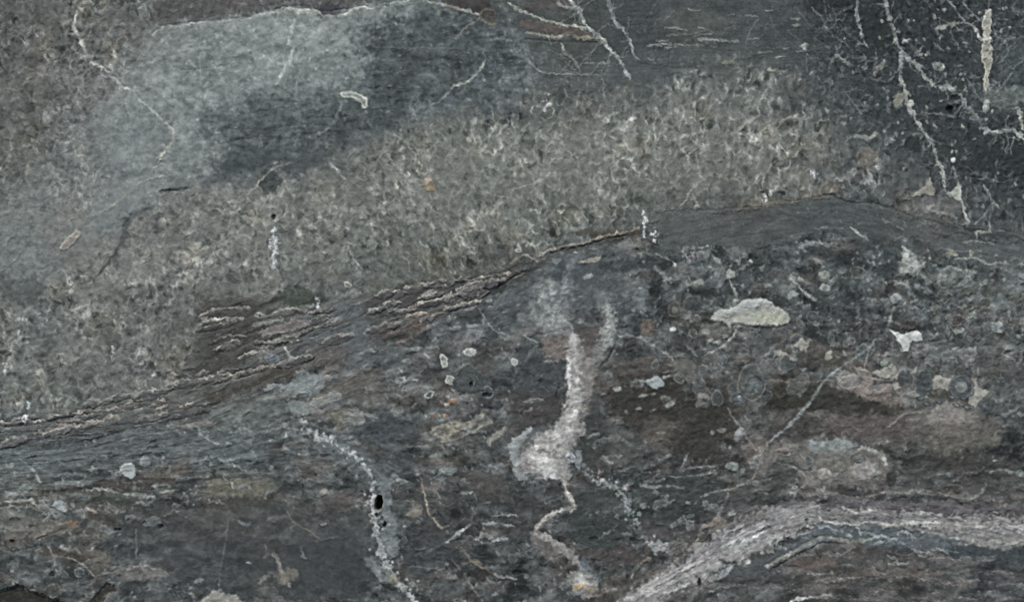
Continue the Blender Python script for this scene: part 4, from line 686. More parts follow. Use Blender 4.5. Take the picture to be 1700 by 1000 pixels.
clast(1533, 634, 16, 24, (72, 77, 76), 0, (88, 90, 86), 3, label='dark round pebble between tan islands'); clast(1502, 628, 12, 14, (76, 80, 78), 0, name=None); clast(1596, 644, 20, 22, (72, 76, 76), 0, (98, 102, 100), 4, label='ringed dark pebble right of the tan islands', core=(120, 122, 118)); clast(1638, 675, 15, 14, (70, 74, 74), 0, (92, 94, 90), 3, label='dark round pebble near the right edge'); clast(1590, 532, 11, 11, (74, 68, 62), 0, (110, 112, 104), 3, label='brown round pebble with a pale rim at right'); poly([(1578, 545), (1590, 551), (1602, 545), (1596, 555), (1588, 556)], (148, 150, 142), .85, 2.5, 1, 1.5, name='clast', mat='clast')
clast(1655, 545, 11, 9, (124, 130, 130), 0, label='pale round pebble near the right edge'); line([(1603, 606), (1610, 598), (1614, 592)], 4, (118, 122, 116), a=.8); line([(1665, 588), (1676, 594), (1684, 600)], 3.5, (158, 162, 158), a=.85); line([(1684, 602), (1700, 606)], 2.5, (140, 142, 136), a=.8)
for cx_, cy_ in ((1528, 662), (1538, 671), (1560, 668), (1588, 673), (1604, 677), (1580, 660), (1600, 662)): clast(cx_, cy_, 8, 4, (112, 112, 108), 15, (60, 62, 62), 2.2, name=None)
clast(1434, 586, 13, 15, (82, 86, 84), 20, (116, 120, 114), 2.5, label='grey shell-shaped ring at right'); line([(1420, 592), (1424, 578), (1438, 572)], 2, (108, 112, 108), a=.7); line([(1444, 578), (1440, 596), (1436, 612)], 3, (134, 138, 132), a=.8); line([(1458, 590), (1458, 604)], 3, (118, 122, 116), a=.7); line([(1546, 590), (1538, 598)], 3, (128, 130, 124), a=.7)
# fossil-like cluster low right
clast(1434, 782, 20, 18, (142, 134, 130), 0, (122, 116, 110), 3, label='pinkish round lump in the pale cluster at lower right'); clast(1428, 763, 11, 6, (98, 98, 94), 0, (84, 84, 80), 2, name=None); line([(1420, 752), (1435, 744), (1455, 752), (1468, 764), (1471, 772)], [4, 5, 7, 8, 5], (158, 162, 150), a=.8, name='quartz_vein', label='white curved rim over the pinkish lump'); clast(1369, 788, 12, 9, (144, 136, 126), -20, label='tan pebble in the pale cluster'); clast(1343, 767, 9, 10, (86, 88, 86), 0, (112, 112, 106), 2.5, label='dark eye-shaped ring in the pale cluster'); clast(1302, 752, 12, 7, (104, 92, 88), 0, (120, 112, 104), 2.5, label=None); clast(1395, 776, 10, 12, (114, 110, 98), 0, (90, 88, 82), 2, name=None); clast(1455, 790, 10, 8, (116, 112, 106), name=None); line([(1290, 770), (1320, 778), (1340, 795)], 2.5, (136, 132, 120), a=.7); clast(1319, 810, 6, 4, (142, 146, 144), 0, label='small white chip below the pale cluster'); clast(1480, 795, 9, 12, (52, 52, 48), name=None)
line([(1350, 738), (1380, 745), (1400, 758), (1420, 752)], [8, 9, 7, 4], (140, 146, 144), a=.7, rag=1.2, soft=3); line([(1356, 728), (1370, 722)], 5, (132, 134, 128), a=.7)
# fuzzy white spots upper right of conglomerate
poly([(1498, 411), (1505, 414), (1512, 421), (1522, 426), (1534, 432), (1536, 452), (1520, 462), (1500, 458), (1490, 446), (1496, 430)], (138, 142, 136), .8, 5, 2.5, 2.5, name='clast', label='fuzzy white lump below the smooth dark band', mat='clast', tex=.5, curve=False); soft(oval(1506, 428, 9, 7), (176, 178, 162), .85, 6); soft(oval(1518, 440, 8, 7), (168, 172, 166), .7, 8); line([(1499, 410), (1508, 416), (1520, 425)], 3.5, (180, 184, 186), a=.8); line([(1516, 424), (1528, 418), (1533, 412)], 3, (72, 74, 78), a=.6)
for P_ in ([(1134, 416), (1142, 412), (1155, 410), (1170, 413), (1188, 417)], [(1136, 416), (1138, 424), (1150, 434)], [(1170, 420), (1180, 424), (1196, 438), (1200, 448)], [(1150, 418), (1158, 430)], [(1325, 405), (1345, 403), (1372, 405), (1390, 410)], [(1330, 412), (1345, 406)], [(1215, 440), (1235, 425), (1245, 418)], [(1225, 450), (1240, 440), (1238, 425)], [(1350, 432), (1365, 436)], [(1486, 470), (1505, 475), (1512, 490)]): line(P_, 5, (142, 146, 142), a=.75, rag=1.2, wob=2, soft=2.5)
clast(1166, 424, 12, 8, (120, 124, 118), name=None); clast(1247, 434, 4, 3, (160, 164, 160), name=None); clast(1213, 455, 7, 8, (140, 144, 134), label='small pale lump left of the needle', name=None)
vein([(1088, 420), (1100, 427), (1110, 431), (1122, 441)], [2, 3, 3.5, 4], (144, 146, 140), 'short pale vein under the left end of the dark band'); line([(1090, 446), (1102, 456), (1112, 466)], 6, (128, 134, 132), a=.7, rag=1.2); vein([(1208, 462), (1214, 472), (1220, 486), (1225, 500)], [3, 4, 4, 2], (122, 128, 122), 'short grey vein above the large yellow-white fragment')
vein([(1312, 462), (1322, 472), (1335, 484), (1352, 499)], [2, 3, 4, 5], (152, 156, 146), 'needle-like white streak at right'); clast(1369, 457, 11, 6, (134, 138, 128), 5, label='pale pebble right of the needle, upper of two'); clast(1370, 478, 8, 7, (142, 146, 138), 0, label='pale pebble right of the needle, lower of two'); poly([(1308, 498), (1312, 486), (1320, 484), (1326, 490), (1316, 494)], (138, 142, 134), .85, 2, 1, 1.5, name='clast', mat='clast', label='pale chip left of the needle'); clast(1487, 496, 9, 9, (132, 138, 138), 0, label='pale lump above the tooth-shaped fragment'); clast(1580, 462, 28, 18, (100, 106, 100), 0, (118, 122, 114), 4, label='broad ringed grey pebble at right')

# ---- thin veins across the conglomerate
vein([(1018, 547), (1022, 554), (1030, 559), (1042, 556), (1050, 560), (1064, 562), (1078, 570), (1090, 578), (1104, 587), (1116, 597)], [2, 3, 3, 3, 3, 3, 3, 3.5, 3.5, 3], (138, 138, 126), 'thin crooked vein right of the thick pale vein')
vein([(1229, 538), (1222, 552), (1212, 564), (1203, 574), (1190, 582), (1170, 590)], [3, 3, 4, 5, 3, 3], (128, 130, 118), 'thin vein dropping left from the large yellow-white fragment'); line([(1140, 575), (1150, 585), (1158, 592)], 3, (116, 116, 108), a=.7); line([(1095, 592), (1120, 594), (1135, 588)], 2.5, (112, 108, 98), a=.7)
crack([(1026, 563), (1018, 580), (1011, 596), (1000, 607), (994, 612)], [3, 5, 4, 4, 4], .7, -5, label='dark crack right of the thick vein'); line([(1028, 562), (1020, 580), (1014, 595), (1000, 610)], 1.8, (104, 106, 98), a=.6); line([(870, 557), (882, 565), (893, 569)], 2.4, (128, 132, 130), a=.8); line([(895, 570), (880, 590), (870, 605)], 5, (92, 98, 96), a=.6); line([(905, 560), (915, 545), (925, 530)], 3, (122, 126, 124), a=.6); crack([(930, 640), (924, 655), (928, 665)], 6, .7, -4, c=(40, 38, 40), name=None)
vein([(1455, 563), (1446, 575), (1430, 588), (1412, 601), (1395, 613), (1379, 625), (1366, 638), (1356, 650), (1348, 664), (1340, 676), (1321, 697), (1308, 710), (1295, 721), (1283, 730), (1274, 740)], [2, 3, 3, 3.5, 4, 4, 4, 5, 6, 6, 5, 5, 5, 4, 3], (128, 134, 132), 'long thin vein slanting down-left across the brown beds'); vein([(1485, 512), (1480, 526), (1475, 541)], 3.5, (122, 128, 118), 'short pale vein above the tooth-shaped fragment')
vein([(1208, 678), (1214, 690), (1222, 702), (1234, 716), (1241, 727), (1250, 742), (1258, 752)], [1.5, 2, 2.5, 3, 3, 2.5, 2], (122, 120, 114), 'thin vein meeting the long one from the upper left'); line([(1262, 745), (1262, 765), (1255, 785), (1245, 800)], 3, (132, 122, 112), a=.7); line([(1274, 740), (1266, 750), (1270, 740), (1282, 730)], 3, (148, 136, 122), a=.7)
line([(1472, 712), (1484, 702), (1498, 691), (1515, 686), (1540, 684)], 2.6, (126, 122, 114), a=.8); line([(1505, 735), (1502, 755)], 2.5, (106, 104, 98), a=.7); line([(1270, 632), (1290, 632), (1310, 636), (1350, 634), (1385, 632)], [3, 3, 2, 2, 3], (124, 116, 104), a=.7, shade=2); line([(1400, 628), (1430, 626), (1465, 632)], 3, (150, 134, 122), a=.8); line([(1380, 642), (1410, 646), (1440, 640)], 3, (140, 124, 114), a=.7)

for q in range(60):
    x0, y0 = 470 * R.random() - 10, 742 + 120 * R.random(); an = R.random() * 6.28; t = [(x0, y0)]
    if L[np.searchsorted(ys, y0), np.searchsorted(xs, x0)] != 5: continue
    for k in range(4): an += .5 + R.normal() * .4; x0 += 7 * math.cos(an); y0 += 4.5 * math.sin(an); t.append((x0, y0))
    b = 112 + 32 * R.random(); line(t, 1.8 + 1.6 * R.random(), (b - 2, b + 3, b + 2), a=.65, rag=1, wob=1.6)
soft([(0, 745), (120, 742), (250, 712), (400, 720), (440, 770), (330, 770), (200, 760), (100, 790), (0, 800)], (96, 103, 102), .55, 24)

# ---- lower middle and left
vein([(500, 700), (512, 714), (526, 725), (545, 730), (560, 738), (577, 748), (590, 758), (602, 770), (610, 782), (615, 792), (620, 808), (618, 826)], [6, 8, 10, 8, 6, 7, 7, 7, 7, 7, 6, 7], (146, 150, 148), 'upper part of the pitted white vein, left of centre', rag=1.2, wob=2, brk=.1); vein([(618, 826), (618, 840), (619, 851), (622, 871), (627, 892), (632, 914), (640, 937), (648, 950), (653, 960), (662, 970), (673, 978), (688, 999), (700, 1015)], [6, 6, 6, 6, 7, 10, 8, 7, 7, 7, 8, 9, 8], (162, 165, 163), 'lower part of the pitted white vein reaching the bottom edge', rag=1.1, wob=1.8)
for q in range(110):
    t = R.random(); x0 = np.interp(t, [0, .25, .5, .75, 1], [510, 590, 622, 630, 680]) + R.normal() * 9; y0 = np.interp(t, [0, .25, .5, .75, 1], [715, 760, 830, 905, 990]) + R.normal() * 6
    k = 1 + 1.7 * R.random(); clast(x0, y0, k, k, (158, 162, 160) if R.random() < .6 else (66, 70, 70), name=None, a=.75, h=.5)
clast(629, 836, 10, 16, (120, 122, 110), 5, name=None, a=.7); clast(629, 836, 6, 11.5, (60, 62, 58), 5, None, name='cavity', label='black oval hole in the pitted white vein', parent=None, mat='crack', h=-90, irr=.1); clast(639, 872, 3, 4.5, (40, 36, 34), 10, name='cavity', label='small dark pit below the oval hole', parent=None, mat='crack', h=-14); clast(627, 857, 3, 4, (52, 56, 54), name=None, h=-4); clast(634, 862, 3, 4, (60, 62, 62), name=None, h=-4)
vein([(662, 905), (645, 912), (652, 925)], 3, (122, 126, 126), None, name=None); line([(605, 880), (620, 862)], 3, (104, 92, 78), a=.6); soft(oval(655, 965, 12, 8), (140, 130, 108), .6, 7)
poly([(675, 857), (682, 848), (690, 840), (700, 840), (701, 848), (696, 858), (688, 861), (680, 859)], (120, 112, 100), .85, 2.5, 1, 2, name='clast', label='tan triangular pebble right of the pitted vein', mat='clast'); line([(683, 846), (692, 836), (700, 840)], 2, (96, 88, 92), a=.7); clast(745, 783, 15, 7, (108, 116, 112), 0, label='flat grey-green pebble right of the pitted vein'); clast(717, 783, 12, 7, (86, 88, 82), 0, (66, 68, 64), 2.5, name=None); clast(662, 798, 5, 3, (110, 112, 106), 0, (156, 156, 148), name=None); clast(694, 789, 4, 2, (160, 160, 152), name=None); clast(538, 818, 8, 5, (126, 122, 114), -20, label='small tan pebble left of the pitted vein'); clast(537, 871, 10, 5, (124, 122, 110), -18, (52, 54, 54), 2.4, label='tan lens with a dark rim left of the pitted vein'); clast(453, 864, 8, 5, (92, 98, 96), name=None); clast(480, 895, 16, 14, (74, 78, 76), 0, label=None); clast(672, 875, 3, 2, (160, 164, 164), name=None)
vein([(698, 794), (701, 808), (706, 828), (709, 842), (712, 852), (718, 860), (726, 870), (731, 876), (745, 874)], [2, 2.5, 2.5, 3, 3.5, 3, 3, 4, 3], (136, 124, 104), 'thin orange-tan vein right of the pitted vein'); vein([(779, 874), (770, 880), (761, 887), (750, 895), (740, 902)], [2, 4, 5, 4, 3], (150, 152, 146), 'short white slanting vein near the bottom centre'); line([(740, 902), (720, 912), (705, 922)], 2.5, (100, 98, 92), a=.6); line([(779, 874), (788, 852), (798, 838), (815, 834)], 3, (104, 96, 90), a=.7)
ledge_k = dict(a=.85, rag=.9, wob=1.6)
vein([(820, 858), (838, 855), (856, 857)], [2, 4, 3], (150, 152, 150), None, **ledge_k); line([(804, 872), (825, 869), (853, 875)], [3, 4, 2], (138, 140, 136), **ledge_k); vein([(793, 897), (800, 890), (812, 894), (822, 898), (835, 897), (842, 895)], [5, 8, 6, 6, 5, 3], (156, 158, 158), 'ragged white streak left of the zigzag vein', a=.85, rag=1.0); clast(781, 896, 7, 6, (66, 68, 66), 0, (96, 96, 92), 2, name=None)
vein([(762, 905), (770, 916), (777, 926), (786, 934), (798, 942), (812, 950), (822, 955)], [3, 4, 4, 5, 4, 3, 3], (136, 122, 98), 'tan branching vein near the bottom centre', rag=1, brk=.1); line([(751, 930), (758, 940), (768, 950), (778, 966), (786, 980), (795, 990)], [3, 4, 2.5, 2.5, 3, 2], (126, 120, 108), a=.75); line([(822, 956), (838, 960), (855, 962)], 4, (142, 142, 134), a=.85); line([(768, 938), (790, 932), (800, 938)], 4, (128, 112, 88), a=.6); line([(662, 943), (690, 942), (720, 945), (745, 938)], 2.2, (106, 106, 100), a=.6); crack([(820, 964), (850, 965)], 4, .7, -3, name=None); crack([(782, 922), (805, 924)], 3, .6, -3, name=None)
line([(476, 851), (482, 860), (488, 869), (500, 876), (514, 882), (522, 890), (530, 895)], [3, 2.5, 3, 2, 2.5, 2, 2], (122, 108, 94), a=.75); line([(474, 882), (490, 875)], 3, (96, 100, 96), a=.7); line([(512, 902), (535, 898), (560, 892)], 2, (98, 100, 96), a=.6)
vein([(453, 921), (459, 926), (463, 937), (468, 950), (474, 962), (482, 976)], [4, 6, 7, 9, 10, 3], (140, 132, 120), 'branching tan vein in the slate at lower left', h=2); line([(446, 958), (438, 962), (430, 972)], [5, 5, 3], (126, 122, 114), a=.8); soft([(446, 952), (468, 946), (490, 948), (495, 960), (475, 968), (450, 962)], (120, 112, 98), .7, 8); line([(440, 905), (444, 920), (438, 928)], 3, (98, 94, 88), a=.7); line([(500, 912), (503, 924), (508, 928)], [4, 7, 4], (118, 114, 106), a=.7); line([(455, 975), (460, 985)], 2, (100, 100, 94), a=.6)
vein([(380, 862), (376, 890), (372, 914), (367, 945), (363, 980)], [1.5, 1.4, 1.6, 1.8, 2], (98, 104, 106), 'faint upright hairline in the slate', a=.7); line([(225, 880), (226, 905), (226, 930)], 1.8, (108, 114, 114), a=.7); line([(328, 815), (318, 830), (300, 838), (286, 851), (272, 858)], 2.4, (110, 108, 102), a=.7); line([(292, 853), (312, 862), (330, 876)], 1.5, (92, 96, 94), a=.6); line([(285, 975), (260, 965)], 2, (98, 102, 104), a=.6); line([(300, 955), (330, 940), (360, 935)], 2.5, (86, 84, 82), a=.5); clast(330, 966, 8, 4, (118, 122, 122), -15, name=None); clast(413, 936, 5, 2, (136, 140, 140), 15, name=None); line([(390, 865), (410, 872), (430, 876)], [3, 6, 4], (104, 110, 110), a=.75, rag=1)
poly([(198, 776), (206, 771), (216, 770), (224, 774), (225, 792), (217, 797), (206, 792), (200, 784)], (146, 151, 150), .93, 2, .8, 3, name='clast', label='pale grey angular pebble at the left', mat='clast', var=.05, curve=False); clast(240, 768, 9, 9, (126, 132, 130), 0, label='smaller pale pebble beside the angular one'); poly([(86, 840), (93, 832), (103, 832), (107, 842), (108, 852), (98, 850)], (136, 142, 142), .9, 2, .8, 3, name='clast', label='pale blue-grey pebble at lower left', mat='clast', curve=False); clast(108, 848, 4, 4, (168, 172, 168), name=None); clast(40, 813, 12, 7, (112, 120, 116), -8, label='flat grey-green pebble near the left edge'); line([(105, 835), (112, 843), (118, 848)], 2, (130, 126, 112), a=.7)
vein([(-6, 838), (15, 834), (35, 832), (51, 832), (60, 842)], [4, 3.5, 3, 5, 3], (150, 152, 142), 'white line running in from the left border'); line([(0, 845), (25, 842), (55, 846), (72, 852)], 2.2, (120, 118, 104), a=.7); vein([(32, 764), (44, 772), (54, 781), (62, 792), (67, 802)], [2, 3, 4, 4, 3], (138, 142, 140), 'pale arc near the left border')
vein([(144, 816), (160, 813), (178, 815), (200, 821), (228, 822), (245, 826), (254, 828)], [3, 4, 4, 3, 4, 4, 3], (134, 136, 128), 'wavy pale line under the angular pebble', a=.85, rag=1); line([(270, 818), (280, 816), (290, 818)], 4, (132, 132, 122), a=.8); line([(175, 815), (190, 811), (203, 816)], 2, (124, 124, 116), a=.7); line([(180, 845), (195, 852), (185, 856), (176, 848)], 2, (126, 130, 126), a=.75); clast(152, 849, 10, 3, (150, 134, 116), 25, name=None)
line([(60, 892), (80, 882), (100, 874), (118, 868)], [4, 6, 5, 4], (128, 118, 104), a=.8, rag=.8); soft(oval(119, 871, 7, 5), (134, 100, 70), .7, 6); crack([(62, 896), (90, 885), (112, 878)], 2.5, .5, -3, name=None); crack([(10, 908), (20, 918), (32, 916)], 3, .6, -4, name=None); crack([(60, 936), (85, 930)], 2.5, .5, -3, name=None); clast(65, 917, 8, 3, (122, 116, 104), name=None)
vein([(78, 904), (83, 914), (89, 925), (104, 926), (121, 930), (133, 936), (142, 942), (148, 950), (157, 957)], [2, 2.5, 3, 3, 3, 3, 3, 2.5, 2], (128, 124, 110), 'thin tan crooked vein at lower left'); vein([(172, 953), (200, 951), (228, 942), (240, 942), (253, 945), (268, 950), (281, 957)], [2, 2.5, 4, 4, 3, 3, 2], (126, 120, 110), 'pale curved edge at lower left'); 
clast(87, 955, 6, 6, (44, 48, 48), 0, (104, 108, 104), 2, name='cavity', mat='crack', parent=None, h=-5, label='small round dark hole ringed pale at lower left'); clast(131, 952, 9, 8, (82, 88, 86), 0, (120, 124, 120), 2, label='small grey ring at lower left'); clast(105, 955, 7, 6, (84, 90, 86), 0, (104, 108, 104), 2, name=None)
line([(74, 982), (82, 974), (95, 972), (100, 980), (100, 990)], 2.5, (112, 112, 102), a=.7); line([(0, 963), (15, 963), (30, 970)], 2, (110, 112, 106), a=.7); line([(135, 990), (155, 986)], 2, (104, 102, 92), a=.7)
for cx_, cy_, k in ((192, 881, 3), (198, 881, 3), (212, 866, 4), (240, 870, 4), (266, 876, 5), (20, 900, 4)): clast(cx_, cy_, k, k * .8, (28, 32, 32), name=None, h=-5)
clast(253, 868, 14, 9, (92, 98, 96), 0, label=None, name=None); clast(215, 862, 9, 6, (104, 104, 98), name=None)
line([(331, 720), (340, 728), (354, 735), (368, 738), (382, 738)], [3, 3, 3.5, 3, 2.5], (140, 144, 140), a=.85, name='quartz_vein', label='thin pale curve below the long parting'); line([(412, 705), (415, 720), (416, 738)], [4, 5, 4], (124, 130, 128), a=.7); line([(340, 700), (360, 712), (400, 740), (430, 758)], 2, (104, 112, 112), a=.6); line([(370, 748), (376, 768), (390, 775), (408, 782)], [2, 3, 4, 3], (128, 132, 128), a=.7, rag=1)
crack([(190, 762), (230, 745), (270, 730)], 2, .35, -2, name=None)
# centre-right bottom
for q in range(120):
    t = R.random(); x0 = np.interp(t, [0, .3, .5, .8, 1], [976, 1032, 1045, 1058, 1095]) + R.normal() * 7; y0 = np.interp(t, [0, .3, .5, .8, 1], [788, 813, 840, 880, 910]) + R.normal() * 6
    k = 1.5 + 3.5 * R.random() ** 1.5; clast(x0, y0, k, k * .8, (136 + 24 * R.random(), 140 + 24 * R.random(), 140 + 20 * R.random()) if R.random() < .62 else (48, 52, 52), R.random() * 180, name=None, a=.75, irr=.5, h=.6)
vein([(974, 786), (990, 798), (1005, 804), (1022, 809), (1034, 813)], [3, 4, 6, 10, 5], (132, 136, 134), 'speckled pale vein sloping right from the thick vein foot', a=.7, rag=1.2, brk=.15); line([(1045, 826), (1044, 845), (1046, 862), (1054, 880), (1072, 893)], [8, 9, 10, 14, 8], (108, 114, 114), a=.55, rag=1.2)
poly([(1078, 902), (1090, 899), (1104, 902), (1112, 910), (1098, 918), (1086, 920), (1080, 912)], (146, 148, 146), .85, 2.5, 1.4, 2.5, name='clast', label='white chip at the top of the pale purple band', mat='clast'); line([(1105, 905), (1120, 902), (1140, 904)], [6, 7, 4], (128, 128, 124), a=.75, rag=1); line([(1036, 888), (1048, 888)], 4, (120, 124, 116), a=.75); crack([(1050, 898), (1062, 902), (1070, 900)], 7, .8, -6, c=(34, 36, 36), label='black slot left of the white chip'); clast(985, 896, 7, 4, (40, 44, 40), name=None, h=-3); clast(1068, 841, 6, 5, (118, 122, 120), name=None); clast(858, 952, 9, 4, (28, 30, 30), name=None, h=-4); clast(870, 871, 5, 3, (40, 42, 40), name=None, h=-3)
for P_, w_, c_ in (([(1062, 806), (1083, 811), (1100, 808), (1120, 809), (1136, 812)], [4, 4, 3, 4, 3], (132, 134, 124)), ([(1164, 825), (1175, 821), (1188, 817), (1217, 812), (1245, 802), (1280, 797)], [2, 3, 3.5, 3, 3, 2], (134, 136, 128)), ([(1090, 846), (1105, 840), (1120, 831)], [2, 4, 3], (108, 108, 104)), ([(1128, 783), (1140, 780), (1160, 776), (1190, 774)], [4, 4, 3, 3], (130, 136, 128)), ([(1143, 753), (1138, 765), (1130, 777)], [3, 4, 5], (124, 130, 126)), ([(1080, 785), (1100, 782)], 3, (110, 114, 106)), ([(1005, 765), (1015, 771)], 4, (134, 138, 134)), ([(1210, 815), (1207, 830), (1198, 845), (1190, 858)], 2, (112, 110, 104)), ([(1090, 790), (1130, 793), (1180, 788)], 2, (112, 116, 110))): line(P_, w_, c_, a=.8, rag=.8)
clast(1216, 775, 12, 7, (132, 138, 132), 10, label='pale flat chip below the junction of thin veins'); clast(1232, 783, 6, 4, (120, 124, 118), name=None); crack([(1025, 780), (1040, 788)], 4, .6, -3, name=None); crack([(1065, 818), (1110, 818), (1140, 822)], 2.5, .4, -2, name=None); clast(1142, 836, 4, 3, (120, 124, 122), name=None)
vein([(1194, 857), (1184, 868), (1166, 877), (1160, 893), (1150, 907), (1140, 918), (1124, 929), (1110, 944), (1100, 955)], [5, 8, 5, 4, 4, 4, 5, 3, 3], (132, 118, 106), 'pinkish vein along the upper edge of the pale purple band', rag=.9); line([(1257, 842), (1240, 850), (1225, 862), (1210, 872), (1198, 878)], [2, 3, 4, 3, 3], (120, 110, 104), a=.75); soft([(1175, 872), (1200, 862), (1205, 872), (1180, 885)], (120, 108, 92), .7, 7); crack([(1255, 838), (1235, 846), (1215, 860)], 2.2, .5, -3, name=None); line([(1048, 960), (1055, 948), (1068, 934), (1078, 928)], [3, 3, 4, 5], (150, 132, 104), a=.75); crack([(1175, 892), (1182, 886)], 5, .6, -3, name=None); line([(1060, 955), (1080, 935), (1110, 918), (1150, 900)], 2, (94, 84, 76), a=.5)
# the pale band and its white edges
for P_, w_ in (([(1060, 996), (1110, 966), (1160, 940), (1215, 908), (1265, 884), (1320, 868)], 3), ([(1110, 955), (1150, 930), (1190, 902), (1240, 876), (1290, 860)], 4), ([(1180, 935), (1230, 915), (1275, 890), (1330, 872)], 3), ([(1080, 985), (1130, 968), (1170, 950)], 3), ([(1330, 852), (1400, 858), (1470, 860), (1560, 862)], 3), ([(1420, 866), (1500, 866), (1600, 868)], 2.5), ([(1210, 890), (1250, 872), (1280, 866)], 5), ([(1600, 880), (1650, 878), (1700, 884)], 5), ([(1340, 868), (1420, 864)], 3)): line(P_, w_, (94, 91, 94), a=.7, rag=1.2, wob=2.2, brk=.15, h=-1.5)
for q in range(46):
    t = R.random(); x0 = np.interp(t, [0, .5, .7, 1], [1060, 1250, 1330, 1700]) + R.normal() * 8; y0 = np.interp(t, [0, .5, .7, 1], [985, 890, 862, 880]) + R.normal() * 11; sl = np.interp(t, [0, .5, .68, .75, 1], [-.62, -.5, -.2, .05, .1]); l = 20 + 46 * R.random()
    line([(x0, y0), (x0 + l * .5, y0 + sl * l * .5 + R.normal() * 2), (x0 + l, y0 + sl * l)], 1.6 + 2.6 * R.random(), (172, 170, 167) if R.random() < .65 else (104, 98, 100), a=.7, rag=.5, wob=1.0)
vein([(1025, 1008), (1040, 998), (1060, 990), (1085, 983), (1110, 985), (1135, 974), (1160, 965)], [7, 8, 6, 6, 4, 4, 3], (164, 162, 156), 'white lower edge of the pale purple band at the bottom', rag=1, soft=3); line([(1050, 992), (1090, 978), (1130, 962), (1170, 945), (1215, 925), (1260, 905), (1290, 892)], [10, 14, 16, 14, 16, 14, 8], (168, 166, 162), a=.6, rag=.8, wob=1.4, soft=5); line([(1195, 915), (1215, 908), (1235, 902), (1255, 897), (1278, 893)], [8, 16, 18, 14, 10], (150, 154, 150), a=.7, rag=1.2, wob=2, soft=4); line([(1090, 970), (1130, 952), (1170, 935), (1220, 922)], 10, (146, 138, 134), a=.5, soft=5, rag=1.2); line([(1200, 890), (1260, 872), (1330, 858)], 8, (140, 136, 138), a=.5, soft=5, rag=1.2); line([(1280, 860), (1310, 848), (1340, 848)], 12, (142, 138, 140), a=.5, soft=5)
vein([(1360, 862), (1368, 867), (1380, 869), (1395, 870), (1420, 873), (1445, 868), (1470, 872), (1495, 872), (1523, 870), (1545, 869), (1562, 872)], [3, 4, 4, 3, 2, 2, 4, 4.5, 4.5, 4, 3], (172, 170, 160), 'bright white line in the pale purple band', h=2); vein([(1272, 942), (1290, 932), (1308, 922), (1325, 912), (1345, 902), (1358, 896), (1370, 893), (1391, 896), (1410, 899), (1432, 898), (1445, 896)], [5, 6, 6, 6, 5, 5, 5, 4, 5, 5, 3], (146, 144, 130), 'pale lower edge of the flecked blue-grey strip', shade=4); crack([(1285, 945), (1320, 925), (1350, 910), (1362, 902), (1400, 905)], [3, 5, 5, 3, 3], .6, -5, label='dark shadowed step under the pale lower edge')
vein([(1545, 887), (1561, 888), (1590, 892), (1611, 897), (1630, 903), (1648, 908), (1675, 907), (1700, 902), (1740, 895)], [3, 5, 7, 8, 8, 9, 9, 9, 8], (140, 138, 132), 'broad pale sweep at the lower right edge', soft=3); line([(1560, 868), (1600, 872), (1650, 868), (1700, 872)], 5, (128, 120, 114), a=.6, rag=1); line([(1575, 864), (1590, 866), (1600, 870)], 4, (86, 78, 66), a=.6); line([(1640, 880), (1656, 876), (1668, 884), (1662, 892)], 3, (150, 152, 150), a=.75, rag=1)
for P_ in ([(1428, 888), (1440, 886), (1455, 892), (1470, 894)], [(1450, 896), (1458, 892), (1470, 893), (1480, 897)], [(1475, 897), (1490, 896), (1500, 894)], [(1490, 889), (1496, 884), (1510, 892), (1516, 900)], [(1360, 876), (1375, 878), (1388, 882)], [(1310, 895), (1330, 888), (1345, 884)], [(1395, 880), (1412, 892)], [(1425, 878), (1428, 890)], [(1505, 884), (1520, 894)], [(1510, 910), (1530, 918), (1545, 920)], [(1565, 915), (1575, 920)], [(1455, 904), (1465, 900)], [(1480, 905), (1500, 902)], [(1290, 912), (1305, 910)], [(1475, 925), (1490, 932)], [(1490, 938), (1510, 936)], [(1555, 912), (1590, 918)]): line(P_, 3.2, (144, 150, 152), a=.75, rag=1.0, wob=1.6)
clast(1462, 938, 12, 12, (88, 84, 78), 0, (78, 76, 72), 3, label='round brown nodule in the thin beds', core=(92, 88, 82), parent=8); line([(1350, 900), (1358, 908)], 7, (122, 124, 112), a=.7)
vein([(1314, 1000), (1325, 996), (1341, 995), (1356, 991), (1372, 989), (1386, 995)], [4, 6, 5, 4, 4, 2], (156, 158, 152), 'ragged white streak on the bottom edge at right', rag=1.1); poly([(1180, 958), (1195, 950), (1208, 946), (1212, 940), (1220, 943), (1212, 952), (1200, 960), (1186, 964)], (146, 150, 150), .8, 3, 1.8, 2, name='clast', label='white angular chip below the pale purple band', mat='clast', tex=.3); line([(1178, 985), (1188, 980), (1198, 975), (1205, 980), (1192, 990)], 4, (134, 136, 132), a=.75, rag=1); line([(1220, 930), (1240, 915), (1260, 908)], 3, (132, 130, 126), a=.7); line([(1195, 930), (1210, 935), (1225, 932)], 5, (56, 60, 60), a=.6); clast(1161, 968, 3, 8, (36, 40, 40), name=None, h=-3)
